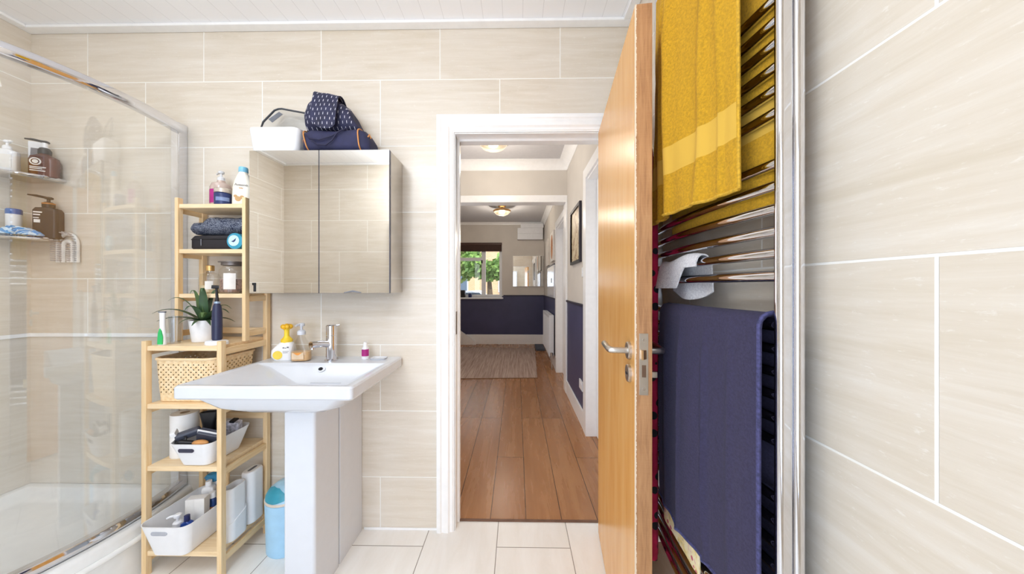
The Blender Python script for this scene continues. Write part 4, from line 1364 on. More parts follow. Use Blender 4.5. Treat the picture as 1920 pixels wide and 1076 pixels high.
def handled_bin(label, x0, x1, y0, y1, z, h, group, slot_m, taper=0.03):
    cx, cy = (x0 + x1) / 2, (y0 + y1) / 2
    w, d = (x1 - x0) / 2, (y1 - y0) / 2
    t = thing('storage_bin', label, 'bin', (cx, cy, z), group=group)
    th = 0.003
    R = lambda i, zz, r: rrect(-w + i, w - i, -d + i, d - i, zz, r, 6)
    b = B().loft([R(taper + 0.004, 0, 0.024), R(taper, 0.004, 0.028), R(0.002, h - 0.004, 0.034), R(0, h, 0.036), R(th, h, 0.033), R(taper + th, 0.008, 0.026), R(taper + th + 0.004, 0.005, 0.022)])
    obj('bin_body', b, m_plastic, t, angle=50)
    yo = -d + taper * (1 - (h - 0.028) / h)
    b = B()
    n = 12
    pts = []
    for sx in (1, -1):
        for i in range(n + 1):
            a = -PI / 2 + PI * i / n
            pts.append((sx * (0.026 + 0.0085 * math.cos(a)), 0, sx * 0.0085 * math.sin(a)))
    b.loft([[(p[0] - 0.012, yo - 0.0012, h - 0.030 + p[2]) for p in pts], [(p[0] - 0.012, yo + 0.001, h - 0.030 + p[2]) for p in pts]])
    obj('handle_slot', b, slot_m, t)
    return t


m_slotgrey = mat('grey_slot', (176, 178, 186), 0.5)
handled_bin('white handled bin of dark hair tools on the rack middle shelf', -1.512, -1.322, 1.330, 1.560, 0.4845, 0.108, 'white handled bins', mat('dark_slot', (58, 58, 76), 0.6))
handled_bin('white handled bin of toiletry bottles on the rack bottom shelf', -1.606, -1.392, 1.300, 1.590, 0.1125, 0.145, 'white handled bins', m_slotgrey)

# middle bin contents
t = thing('hair_dryer_nozzle', 'black flared nozzle sticking up from the dark hair tool bin', 'hair tool', (-1.455, 1.470, 0.595), 0.3)
obj('nozzle', B().loft([rrect(-0.022, 0.022, -0.016, 0.016, -0.06, 0.014), rrect(-0.026, 0.026, -0.018, 0.018, 0.03, 0.014), rrect(-0.036, 0.036, -0.016, 0.016, 0.085, 0.01), rrect(-0.031, 0.031, -0.011, 0.011, 0.085, 0.008), rrect(-0.02, 0.02, -0.01, 0.01, 0.05, 0.008)]), m_black, t)
mt_ = lambda loc, rx, ry, rz: Matrix.Translation(loc) @ Matrix.Rotation(rz, 4, 'Z') @ Matrix.Rotation(ry, 4, 'Y') @ Matrix.Rotation(rx, 4, 'X')
m_slate = mat('slate_plastic', (70, 74, 88), 0.35)
t = thing('trimmer_case', 'slate grey case with white edges leaning in the hair tool bin', 'case', (-1.390, 1.405, 0.580))
obj('case_body', B().obox(mt_((0, 0, 0), 0.5, 0.35, 0.3), 0.09, 0.035, 0.10, 0.006), m_slate, t)
obj('white_edge', B().obox(mt_((0.0, -0.005, 0.003), 0.5, 0.35, 0.3), 0.092, 0.006, 0.102, 0.002), m_plastic, t)
t = thing('hair_clipper', 'dark clipper lying across the top of the hair tool bin', 'clipper', (-1.474, 1.390, 0.612))
obj('clipper_body', B().obox(mt_((0, 0, 0), 0.3, -0.25, 0.5), 0.085, 0.034, 0.032, 0.01, 3), m_slate, t)
obj('clipper_head', B().obox(mt_((-0.040, -0.022, 0.012), 0.3, -0.25, 0.5), 0.018, 0.036, 0.022, 0.003), m_plastic, t)
t = tag(obj('hair_clip', B().tube([(0.022 * math.cos(i / 12 * 2 * PI), 0.012 * math.sin(i / 12 * 2 * PI), 0.012 * math.sin(i / 12 * 2 * PI)) for i in range(12)], 0.004, 8, True), m_black), 'black ring shaped hair clip at the left of the hair tool bin', 'hair clip')
t.location = (-1.480, 1.362, 0.596)
t = tag(obj('hair_grip', B().obox(mt_((0, 0, 0), 0.2, 0.2, 0.3), 0.06, 0.02, 0.02, 0.008, 3), m_black), 'black hair grip at the front edge of the hair tool bin', 'hair clip')
t.location = (-1.448, 1.356, 0.588)
t = tag(obj('wooden_brush', B().ball((0, 0, 0), 0.035, 0.016, 0.013, 16), mat('warm_wood_handle', (210, 150, 90), 0.5)), 'warm wooden brush back at the right front of the hair tool bin', 'brush')
t.location = (-1.385, 1.356, 0.588)
t = thing('razor_pack', 'grey and white packet at the back of the hair tool bin', 'packet', (-1.372, 1.505, 0.580), 0.15)
obj('packet', B().obox(mt_((0, 0, 0), 0.15, 0.1, 0.0), 0.06, 0.03, 0.09, 0.004), mat('packet_print', (176, 174, 184), 0.4, var=0.3, scale=60), t)
obj('packet_top', B().obox(mt_((0.004, -0.004, 0.036), 0.15, 0.1, 0.0), 0.024, 0.032, 0.03, 0.003), m_black, t)
t = tag(obj('black_tube', B().lathe([(0, -0.09), (0.012, -0.09), (0.013, 0.05), (0.009, 0.06), (0, 0.06)], 16), m_black), 'slim black tube standing mid way along the hair tool bin', 'tube')
t.location = (-1.405, 1.465, 0.590)

# toilet roll standing behind the middle bin
t = thing('paper_roll', 'tall white paper roll standing left of the hair tool bin', 'paper roll', (-1.5665, 1.462, 0.4845))
obj('paper', B().lathe([(0.018, 0.0), (0.049, 0), (0.050, 0.002), (0.050, 0.193), (0.049, 0.195), (0.018, 0.195), (0.018, 0.0)], 32), mat('white_tissue', (240, 239, 238), 0.85, var=0.01, bump=0.1), t)
obj('cardboard_core', B().lathe([(0.0155, 0.0005), (0.0178, 0.0005), (0.0178, 0.1945), (0.0155, 0.1945), (0.0155, 0.0005)], 20), mat('brown_card', (186, 160, 130), 0.8), t)

# lower bin contents
items = [
    ('pump_bottle', 'small white pump bottle at the front of the toiletry bin', 'bottle', -1.495, 1.365, 0.125, 'small'),
    ('mouthwash_bottle', 'small royal blue bottle at the front of the toiletry bin', 'bottle', -1.450, 1.362, 0.12, 'blue'),
    ('carton', 'white carton in the middle of the toiletry bin', 'carton', -1.500, 1.435, 0.175, 'box'),
    ('carton', 'tall white carton behind the royal blue bottle', 'carton', -1.450, 1.428, 0.185, 'box2'),
    ('lotion_bottle', 'tall white bottle in the middle back of the toiletry bin', 'bottle', -1.482, 1.492, 0.20, 'tall'),
]
for nm, lb_, ct, x, y, h, kd in items:
    t = thing(nm, lb_, ct, (x, y, 0.1185), 0.25)
    if kd == 'small':
        obj('body', B().lathe([(0, 0), (0.020, 0), (0.022, 0.004), (0.022, 0.085), (0.016, 0.1), (0, 0.1)], 20), m_plastic, t)
        pump_head(t, 0.10, m_plastic, 1.05, 3.4, reach=0.035)
    elif kd == 'blue':
        rr_bottle(t, 0.042, 0.03, 0.125, mat('royal_blue_bottle', (36, 70, 150), 0.25), 0.01, 0.009)
        obj('cap', B().lathe([(0, 0.125), (0.011, 0.125), (0.010, 0.148), (0, 0.149)], 16), mat('dark_navy_cap', (40, 46, 92), 0.4), t)
        obj('label', B().box(-0.016, 0.016, -0.0158, -0.0148, 0.085, 0.10, 0.0003), mat('pale_blue_label', (150, 176, 220), 0.5), t)
    elif kd in ('box', 'box2'):
        obj('carton_body', B().box(-0.019, 0.019, -0.019, 0.019, 0, h, 0.0015), m_paperwhite, t)
        obj('carton_flap', B().box(-0.0185, 0.0185, -0.0185, 0.0185, h, h + 0.0015, 0.0005), m_plastic, t)
    else:
        rr_bottle(t, 0.05, 0.035, h, m_plastic, 0.012, 0.011)
        obj('cap', B().lathe([(0, h), (0.013, h), (0.012, h + 0.02), (0, h + 0.021)], 16), m_plastic, t)
t = thing('sunscreen_bottle', 'dark blue and orange bottle on the right of the toiletry bin', 'bottle', (-1.448, 1.476, 0.120), 0.1)
rr_bottle(t, 0.030, 0.024, 0.15, mat('deep_blue_bottle', (44, 72, 128), 0.3), 0.008, 0.008)
obj('orange_band', B().loft([rrect(-0.0156, 0.0156, -0.0126, 0.0126, z, 0.008) for z in (0.07, 0.11)]), mat('orange_band_print', (226, 150, 74), 0.4), t)
obj('cap', B().lathe([(0, 0.15), (0.013, 0.15), (0.012, 0.175), (0, 0.176)], 16), m_plastic, t)
t = thing('goggle_case', 'translucent teal packet at the back of the toiletry bin', 'packet', (-1.490, 1.533, 0.335), 0.3)
b = B()
b.ball((0, 0, 0), 0.042, 0.026, 0.022, 18, 0.18, 8, 2)
obj('packet', b, mat('teal_clear_plastic', (58, 136, 176), 0.15), t)
obj('packet_base', B().box(-0.022, 0.022, -0.016, 0.016, -0.214, -0.018, 0.004), m_plastic, t)

# right hand caddies


def caddy(label, x0, x1, y0, y1, h, sleeve):
    cx, cy = (x0 + x1) / 2, (y0 + y1) / 2
    w, d = (x1 - x0) / 2, (y1 - y0) / 2
    t = thing('plastic_caddy', label, 'caddy', (cx, cy, 0.1125))
    r = min(w, d) - 0.001
    R = lambda i, z: rrect(-w + i, w - i, -d + i, d - i, z, r - i, 8)
    hs = h * 0.42
    th = 0.003
    if sleeve:
        obj('caddy_body', B().loft([R(0.004, 0.004), R(0.004, h - 0.003), R(0.006, h), R(0.010, h), R(0.010, h - 0.05)]), m_plastic, t, angle=50)
        ring = R(0, hs)
        obj('lower_sleeve', B().loft([R(0.002, 0), R(0, 0.003), [(p[0], p[1], hs + 0.02 * (p[1] / d)) for p in R(0, 0)], [(p[0], p[1], hs + 0.02 * (p[1] / d)) for p in R(0.0035, 0)], R(0.0035, 0.003)]), m_plastic, t, angle=50)
    else:
        obj('caddy_body', B().loft([R(0.004, 0), R(0.0, 0.004), R(0.0, h - 0.01), R(0.004, h - 0.002), R(0.01, h)]), m_plastic, t, angle=50)
    obj('slot', B().loft([rrect(-0.007, 0.007, -d * 0.55, d * 0.55, z, 0.0068, 6) for z in (h - 0.052 if sleeve else h - 0.001, h - 0.045 if sleeve else h + 0.001)]), m_grey, t)
    return t


caddy('white plastic caddy with stepped sleeve behind the rack front post', -1.352, -1.289, 1.395, 1.500, 0.236, True)
caddy('smooth white plastic caddy beside the sky blue bin', -1.352, -1.289, 1.506, 1.598, 0.252, False)
t = thing('hair_brush', 'wooden hairbrush with maroon tip standing in the toiletry bin', 'brush', (-1.438, 1.535, 0.1185))
obj('handle', B().tube([(0, 0, 0.0), (0.004, 0, 0.16), (0.01, 0, 0.27)], [0.008, 0.008, 0.010], 10), mat('beige_wood_handle', (222, 186, 136), 0.5), t)
obj('brush_head', B().ball((0.018, 0, 0.30), 0.018, 0.012, 0.032, 14), mat('beige_brush_head', (226, 200, 164), 0.5), t)
obj('maroon_tip', B().loft([[(x, y, z) for x, z in ((-0.016, 0.27), (0.0, 0.27), (0.004, 0.325), (-0.002, 0.335))] for y in (0.014, 0.018)]), mat('maroon_card', (118, 44, 66), 0.5), t)

# --- blue bin on the floor
t = thing('pedal_bin', 'sky blue round bin with teal swing lid beside the pedestal', 'bin', (-1.125, 1.540, 0.0))
obj('bin_body', B().lathe([(0, 0), (0.088, 0), (0.092, 0.006), (0.098, 0.243), (0.094, 0.246), (0, 0.246)], 36), mat('sky_blue_bin', (166, 208, 236), 0.4, var=0.02), t)
obj('rim', B().lathe([(0.085, 0.2465), (0.099, 0.2465), (0.0995, 0.252), (0.095, 0.256), (0.085, 0.256), (0.085, 0.2465)], 36), mat('cream_rim', (220, 206, 190), 0.5), t)
ld = obj('lid', B().lathe([(0, 0.256), (0.094, 0.256), (0.092, 0.270), (0.080, 0.292), (0.055, 0.310), (0.02, 0.318), (0, 0.318)], 36), mat('pale_blue_lid', (168, 208, 230), 0.35), t)
b = B()
for i0 in range(1):
    rings = []
    for j in range(11):
        u = j / 10
        tab = [(0.0945, 0.257), (0.0925, 0.270), (0.0805, 0.292), (0.0555, 0.310)]
        q = u * 2.98
        k0 = int(q)
        r = tab[k0][0] + (tab[k0 + 1][0] - tab[k0][0]) * (q - k0)
        z = tab[k0][1] + (tab[k0 + 1][1] - tab[k0][1]) * (q - k0)
        wdt = 0.95 * math.sin(PI * (0.12 + 0.76 * u))
        rings.append([((r + 0.0015) * math.cos(-2.0 + wdt * (k / 10 - 0.5) * 2), (r + 0.0015) * math.sin(-2.0 + wdt * (k / 10 - 0.5) * 2), z + 0.001) for k in range(11)])
    b.loft(rings, False, False, False)
    bmesh.ops.solidify(b.bm, geom=list(b.bm.faces), thickness=0.0015)
obj('swing_flap', b, mat('teal_flap', (52, 150, 172), 0.35), ld)

# ================================================================== HEATED TOWEL RAIL
RY0, RY1 = 0.612, 1.142          # near and far uprights
t = thing('heated_towel_rail', 'tall chrome heated towel rail on the tiled right wall', 'towel rail', (0.5, 0.88, 0))
ox_, oy_ = 0.5, 0.88
for y in (RY0, RY1):
    o = B().loft([[(x - ox_, yy - oy_, z) for x, yy, _ in rrect(0.498, 0.525, y - 0.010, y + 0.010, 0, 0.008, 5)] for z in (0.36, 2.30)])
    up = obj('upright', o, m_chrome, t)
    obj('end_cap', B().loft([[(x - ox_, yy - oy_, z) for x, yy, _ in rrect(0.500 + i, 0.523 - i, y - 0.008 + i, y + 0.008 - i, 0, 0.004, 5)] for z, i in ((2.30, 0), (2.306, 0.003))]), m_chrome, up)
obj('feed_pipe', B().tube([(0.537 - ox_, RY0 - 0.002 - oy_, 0.0), (0.537 - ox_, RY0 - 0.002 - oy_, 2.30)], 0.0105, 20), m_chrome, t)
BARS = [1.291, 1.335, 1.377, 1.421, 1.465, 1.508, 1.606, 1.650, 1.693, 1.738, 1.781, 1.825]
BARS += [1.925, 1.969, 2.013, 2.057, 2.101, 2.200, 2.244]
BARS += [1.195 - 0.0443 * i for i in range(6)] + [0.865 - 0.0443 * i for i in range(6)] + [0.55 - 0.0443 * i for i in range(4)]


def bar_x(y):
    u = (y - RY0) / (RY1 - RY0)
    return 0.512 - 0.022 * math.sin(PI * max(0, min(1, u)))


BARS = [1.27 + (z - 1.27) * 1.02 for z in BARS]
for z in BARS:
    pts = [(bar_x(RY0 + 0.008 + (RY1 - RY0 - 0.016) * i / 14) - ox_, RY0 + 0.008 + (RY1 - RY0 - 0.016) * i / 14 - oy_, z) for i in range(15)]
    obj('rail_bar', B().tube(pts, 0.0115, 14), m_chrome, t)
for y in (RY0 + 0.0, RY1):
    for z in (0.62, 2.12):
        obj('wall_bracket', B().tube([(0.524 - ox_, y - oy_ + 0.004, z), (XR - 0.0005 - ox_, y - oy_ + 0.004, z)], 0.010, 14).tube([(XR - 0.006 - ox_, y - oy_ + 0.004, z), (XR - 0.0005 - ox_, y - oy_ + 0.004, z)], 0.019, 20), m_chrome, t)


def towel_mat(name, c, band=None):
    t = NT(name)
    pos = t.pos(True)
    f = t.noise(pos, 170, 4, 0.8)
    g = t.noise(t.mapv(pos, 6, 6, 1.6), 2.4, 4, 0.6, 0.6)
    c0 = tuple(v * 0.86 for v in c)
    c1 = tuple(min(255, v * 1.1) for v in c)
    cc = t.mix(t.ramp(f, [(0.36, (0, 0, 0)), (0.64, (255, 255, 255))]), lin(c1), lin(c0))
    cc = t.mix(t.M('MULTIPLY', g, 0.5), cc, lin(c), 'MIX')
    h = f
    if band:
        z = t.xyz(pos)[2]
        mk = t.M('MULTIPLY', t.M('GREATER_THAN', z, band[0]), t.M('LESS_THAN', z, band[1]))
        cc = t.mix(mk, cc, lin(band[2]))
        h = t.M('MULTIPLY', f, t.M('SUBTRACT', 1.0, mk))
    t.col(cc)
    t.p(0.95)
    t.b.inputs['Sheen Weight'].default_value = 0.02
    t.bump(h, 0.7, 0.004)
    return t.m


def drape(zb, front_z, back_z, ya, yb, amp, phase, th=0.006, gap=0.0125, nf=3.0, skew=None, seed=0.0, xoff=0.0, ridges=(), fade=0.0, bdy=0.0):
    """cloth hung over a bar at height zb: front fall, turn, back fall (u along the bar, v along the cloth)"""
    rad = gap + th

    def f(u, v):
        y = ya + (yb - ya) * u
        lf = zb - front_z
        lb = zb - back_z
        la = PI * rad
        s = v * (lf + la + lb)
        w = 0.0
        if s < lf:
            dz = (lf - s)
            k = min(1.0, dz / 0.25)
            fold = 0.5 + 0.5 * math.sin(nf * 2 * PI * u + phase + 0.7 * math.sin(dz * 4 + seed))
            fold = fold ** 1.6
            w = amp * k * (fold + 0.35 * noise.noise(Vector((u * 5 + seed, dz * 4, seed))))
            for ru, rw, rh in ridges:
                w += rh * min(1.0, dz / 0.12) * math.exp(-((u - ru - 0.02 * math.sin(dz * 3 + seed)) / rw) ** 2)
            if fade:
                w *= min(1.0, (u + 0.02) / fade)
            x = bar_x(y) - rad - max(0, w) - 0.002
            z = zb - dz
            if skew:
                y += skew(u, dz / lf)
        elif s < lf + la:
            a = (s - lf) / rad
            x = bar_x(y) - rad * math.cos(a) - 0.002 * math.cos(a)
            z = zb + rad * math.sin(a)
        else:
            dz = s - lf - la
            x = bar_x(y) + rad + 0.002 + 0.004 * (0.5 + 0.5 * math.sin(5 * u + phase)) * min(1, dz / 0.2)
            z = zb - dz
            y -= bdy * (1 - u) * min(1, dz / 0.1)
        return Vector((x + xoff * (1 if s < lf else 0.3), y, z))
    return f


def hem(f, v, u0, u1, n=30, r=0.0045, off=-0.004):
    pts = [f(u0 + (u1 - u0) * i / n, v) for i in range(n + 1)]
    return B().tube([(p.x + off * 0, p.y, p.z) for p in pts], r, 7)


# navy bath towel on the lower bars
m_navytowel = towel_mat('navy_towel', (56, 52, 80))
t = thing('bath_towel', 'navy blue bath towel hung over the lower bars of the rail', 'towel', (0, 0, 0))
fn = drape(1.1935, 0.592, 0.50, 0.632, 1.046, 0.010, 0.6, gap=0.020, nf=1.9, seed=1.0, ridges=((0.36, 0.014, 0.011), (0.16, 0.02, 0.007), (0.62, 0.022, 0.008), (0.85, 0.05, 0.008)), fade=0.25)
obj('towel_cloth', B().grid(fn, 56, 90, 0.006), m_navytowel, t, angle=80)
b = B()
pts = [fn(0.0, i / 60 * 0.5) for i in range(61)]
b.tube([(p.x - 0.001, p.y, p.z) for p in pts], 0.0042, 7)
b.tube([fn(i / 40, 0.0) for i in range(41)], 0.0042, 7)
obj('hem', b, mat('navy_hem', (68, 68, 108), 0.9, var=0.2, scale=160, bump=0.4), t)

# yellow towel on the upper bars
m_yellowtowel = towel_mat('mustard_towel', (200, 152, 26), (1.585, 1.660, (212, 170, 66)))
t = thing('bath_towel', 'mustard yellow bath towel hung over the top bars of the rail', 'towel', (0, 0, 0))
fy_ = drape(2.2186, 1.475, 1.43, 0.664, 1.046, xoff=-0.020, bdy=0.045, amp=0.022, phase=2.6, nf=1.6, seed=4.0, ridges=((0.30, 0.035, 0.012), (0.62, 0.05, 0.022), (0.14, 0.02, 0.010), (0.85, 0.04, 0.015)), fade=0.15, skew=lambda u, k: 0.004 * k * u)
obj('towel_cloth', B().grid(fy_, 56, 100, 0.006), m_yellowtowel, t, angle=80)
b = B()
b.tube([fy_(i / 40, 0.0) for i in range(41)], 0.0042, 7)
pts = [fy_(0.0, i / 60 * 0.5) for i in range(61)]
b.tube(pts, 0.0038, 7)
obj('hem', b, mat('yellow_hem', (200, 156, 44), 0.9, var=0.1, scale=160, bump=0.4), t)

# small white flannel twisted over two bars
t = thing('face_cloth', 'small white flannel looped over the bars between the towels', 'cloth', (0, 0, 0))


def flannel(u, v):
    y = 0.835 + 0.235 * u
    zb, rad = 1.3363, 0.0195
    bx = bar_x(y)
    lf = 0.012 + 0.058 * min(1.0, max(0.0, (u - 0.25) / 0.25))
    lb = 0.104 - 0.025 * abs(2 * u - 1) ** 2
    la = PI * rad
    s = v * (lf + la + lb)
    if s < lf:
        dz = lf - s
        return Vector((bx - rad - 0.012 * (dz / 0.06) * (0.5 + 0.5 * math.sin(u * 7 + 1)) - 0.002, y - 0.02 * (dz / 0.06) * (1 - u), zb - dz))
    if s < lf + la:
        a = (s - lf) / rad
        return Vector((bx - rad * math.cos(a), y, zb + rad * math.sin(a) * (1.1 + 0.35 * math.sin(u * 6))))
    dz = s - lf - la
    return Vector((bx + rad + 0.004 + 0.008 * (0.5 + 0.5 * math.sin(u * 9)) * min(1, dz / 0.08), y, zb - dz))


m_flannel = towel_mat('white_flannel', (236, 234, 240))
obj('cloth_body', B().grid(flannel, 24, 40, 0.004), m_flannel, t, angle=80)
# flowered cloth behind the navy towel


def floral():
    t = NT('flowered_cloth')
    pos = t.pos(True)
    v = t.n('ShaderNodeTexVoronoi')
    t.set(v.inputs['Vector'], t.mapv(pos, 1, 1, 1))
    v.inputs['Scale'].default_value = 38
    n1 = t.noise(pos, 26, 4, 0.6, 1.5)
    c = t.ramp(n1, [(0.30, (206, 120, 130)), (0.42, (236, 226, 190)), (0.55, (232, 216, 170)), (0.62, (224, 196, 112)), (0.72, (110, 140, 180))])
    c = t.mix(t.M('LESS_THAN', v.outputs['Distance'], 0.22), c, lin((196, 96, 112)))
    t.col(c)
    t.p(0.85)
    return t.m


t = thing('hand_towel', 'flowered cream cloth showing below the navy towel', 'towel', (0, 0, 0))
ff = drape(0.8569, 0.520, 0.60, 0.82, 1.03, 0.003, 1.0, th=0.003, nf=1.2, seed=2.0, gap=0.0122, xoff=0.0)
obj('towel_cloth', B().grid(ff, 30, 60, 0.003), floral(), t, angle=80)

# dark red dressing gown hanging beyond the rail
def robe_mat():
    t = NT('dark_red_dotted_fleece')
    pos = t.pos(True)
    v = t.n('ShaderNodeTexVoronoi')
    t.set(v.inputs['Vector'], pos)
    v.inputs['Scale'].default_value = 16
    v.inputs['Randomness'].default_value = 0.5
    c = t.ramp(t.noise(pos, 30), [(0.3, (150, 10, 56)), (0.7, (186, 20, 72))])
    t.col(t.mix(t.M('LESS_THAN', v.outputs['Distance'], 0.22), c, lin((22, 14, 24))))
    t.p(0.9)
    t.bump(t.noise(pos, 300, 2), 0.4)
    return t.m


m_robe = robe_mat()
t = thing('dressing_gown', 'dark red gown with black dots hanging behind the open door', 'dressing gown', (0.455, 1.104, 0))
b = B()
rings = []
for j in range(26):
    u = j / 25
    z = 1.79 - 1.44 * u
    wy = 0.012 + 0.026 * min(1, u * 5) ** 0.6 + 0.003 * u
    wx = 0.010 + 0.023 * min(1, u * 5) ** 0.6
    ring = []
    for i in range(36):
        a = 2 * PI * i / 36
        k = 1 + 0.09 * math.sin(6 * a + 2 * u) * min(1, u * 3)
        ring.append((min(0.062, wx * k * math.cos(a)), wy * k * math.sin(a), z))
    rings.append(ring)
b.loft(rings)
obj('gown_body', b, m_robe, t, angle=80)
b = B().tube([(0.0, 0.035, 1.66), (0.0, 0.055, 1.4), (0.0, 0.058, 1.1), (0.0, 0.055, 0.98)], [0.018, 0.024, 0.026, 0.028], 16)
obj('sleeve', b, m_robe, t, angle=80)
obj('hang_loop', B().tube([(0.0, -0.01, 1.785), (-0.014, -0.004, 1.815), (-0.016, 0.0, 1.825), (-0.014, 0.004, 1.815), (0.0, 0.010, 1.785)], 0.003, 6), m_robe, t)
t = tag(obj('robe_hook', B().tube([(0, 0, 0), (0.02, 0, 0), (0.032, 0, 0.004), (0.036, 0, 0.018)], 0.005, 10).tube([(0, 0, 0), (0.005, 0, 0)], 0.018, 20), m_chrome), 'chrome hook on the oak door holding the dark red gown', 'hook')
t.location = (0.4045, 1.104, 1.818)

# ================================================================== HALL THINGS
def ceiling_lamp(label, loc, metal, e, ring_in, R=0.155):
    t = thing('ceiling_lamp', label, 'ceiling light', loc, group='hall ceiling lights')
    obj('ceiling_rose', B().lathe([(0, 0), (0.07, 0), (0.07, -0.018), (0.055, -0.028), (0.03, -0.034), (0.03, -0.055), (0, -0.055)], 32), metal, t)
    obj('metal_ring', B().lathe([(ring_in, -0.086), (R, -0.085), (R + 0.002, -0.098), (R - 0.004, -0.104), (ring_in, -0.112), (ring_in, -0.086)], 40), metal, t)
    obj('glass_shade', B().lathe([(0.03, -0.052), (0.09, -0.062), (R - 0.01, -0.092), (R - 0.015, -0.115), (0.11, -0.150), (0.06, -0.170), (0, -0.176), ], 40), m_lampglass, t)
    bu = B()
    bu.ball((0, 0, -0.108), 0.055, 0.055, 0.042, 20)
    obj('bulb', bu, emit('warm_bulb', (255, 232, 196), 6), t)
    light('lamp_light', 'POINT', (0, 0, -0.24), e, (1.0, 0.90, 0.76), parent=t, radius=0.06)
    return t


m_bronze = mat('bronze_metal', (120, 100, 84), 0.3, 0.9)
m_brass = mat('warm_brass', (206, 160, 104), 0.3, 0.9)
ceiling_lamp('dark metal ceiling light just inside the hall above the doorway', (-0.228, 3.05, 2.772), m_bronze, 10, 0.11)
ceiling_lamp('brass and glass ceiling light glowing in the far room', (-0.26, 5.55, 2.705), m_brass, 13, 0.145)

t = thing('picture_frame', 'dark framed cream print on the near hall wall', 'picture', (HX, 3.19, 1.79))
b = B()
w_, h_ = 0.255, 0.285
b.box(-0.025, -0.0005, -w_, -w_ + 0.03, -h_, h_, 0.003).box(-0.025, -0.0005, w_ - 0.03, w_, -h_, h_, 0.003).box(-0.025, -0.0005, -w_ + 0.03, w_ - 0.03, -h_, -h_ + 0.03, 0.003).box(-0.025, -0.0005, -w_ + 0.03, w_ - 0.03, h_ - 0.03, h_, 0.003)
obj('frame', b, mat('dark_frame_wood', (40, 36, 48), 0.4), t)
def print_mat():
    t = NT('cream_print')
    s = t.pos(True)
    f = t.noise(s, 12, 3, 0.6, 1.0)
    t.col(t.ramp(f, [(0.40, (150, 116, 84)), (0.46, (204, 186, 154)), (0.62, (214, 200, 172))]))
    t.p(0.4)
    return t.m
pr = obj('print', B().box(-0.010, -0.0005, -w_ + 0.03, w_ - 0.03, -h_ + 0.03, h_ - 0.03), print_mat(), t)
t = tag(obj('light_switch', B().box(-0.010, -0.0005, -0.043, 0.043, -0.043, 0.043, 0.003).box(-0.014, -0.009, -0.012, 0.012, -0.016, 0.016, 0.002), m_upvc), 'white light switch below the dark framed print', 'switch')
t.location = (HX, 2.86, 1.405)
t = tag(obj('wall_socket', B().box(-0.012, -0.0005, -0.07, 0.07, -0.043, 0.043, 0.003).box(-0.016, -0.011, -0.045, -0.025, 0.015, 0.03, 0.001).box(-0.016, -0.011, 0.025, 0.045, 0.015, 0.03, 0.001), m_upvc), 'white double socket low on the navy hall wall', 'socket')
t.location = (HX - 0.004, 2.92, 0.365)

t = thing('radiator', 'white panel radiator on the navy wall of the far room', 'radiator', (HX, 5.42, 0.19))
b = B()
y0, y1 = -0.55, 0.55
b.box(-0.105, -0.085, y0, y1, 0.0, 0.63, 0.006)
b.box(-0.055, -0.035, y0, y1, 0.0, 0.63, 0.006)
obj('panels', b, m_upvc, t)
b = B()
for i in range(22):
    y = y0 + 0.03 + i * (y1 - y0 - 0.06) / 21
    b.box(-0.108, -0.104, y - 0.012, y + 0.012, 0.04, 0.59, 0.0015)
obj('ribs', b, m_upvc, t)
obj('top_grille', B().box(-0.108, -0.032, y0 - 0.004, y1 + 0.004, 0.625, 0.642, 0.003), m_upvc, t)
for y in (y0, y1):
    obj('side_cover', B().box(-0.108, -0.032, y - 0.006, y + 0.006, 0.01, 0.632, 0.002), m_upvc, t)
obj('valve', B().tube([(-0.07, y0 - 0.03, -0.188), (-0.07, y0 - 0.03, 0.03)], 0.009, 10).tube([(-0.07, y0 - 0.03, 0.0), (-0.07, y0 - 0.03, 0.07)], 0.02, 14).tube([(-0.07, y0 - 0.03, 0.04), (-0.07, y0 + 0.0, 0.04)], 0.01, 10), m_chrome_sat, t)
obj('bracket', B().box(-0.036, -0.0045, -0.3, -0.27, 0.1, 0.55).box(-0.036, -0.0045, 0.27, 0.3, 0.1, 0.55), m_upvc, t)

t = thing('wall_mirror', 'frameless rectangular mirror on the far wall', 'mirror', (0.255, YE, 1.62))
obj('mirror_glass', B().box(-0.335, 0.335, -0.024, -0.018, -0.335, 0.335), m_mirror, t, smooth=False)
obj('backing', B().box(-0.34, 0.34, -0.018, -0.0005, -0.34, 0.34, 0.002), m_white, t)
t = thing('wall_box', 'lower white meter box high on the far wall', 'box', (0.30, YE, 2.31), group='white boxes high on the far wall')
obj('box_body', B().box(-0.285, 0.27, -0.12, -0.0005, 0, 0.25, 0.008), m_upvc, t)
obj('box_lid', B().box(-0.285, 0.27, -0.135, -0.121, 0.125, 0.25, 0.006), m_upvc, t)
t = tag(obj('wall_box', B().box(-0.25, 0.25, -0.14, -0.0005, 0, 0.09, 0.006), m_upvc), 'upper shallow white box on top of the meter box', 'box', 'white boxes high on the far wall')
t.location = (0.335, YE, 2.5605)

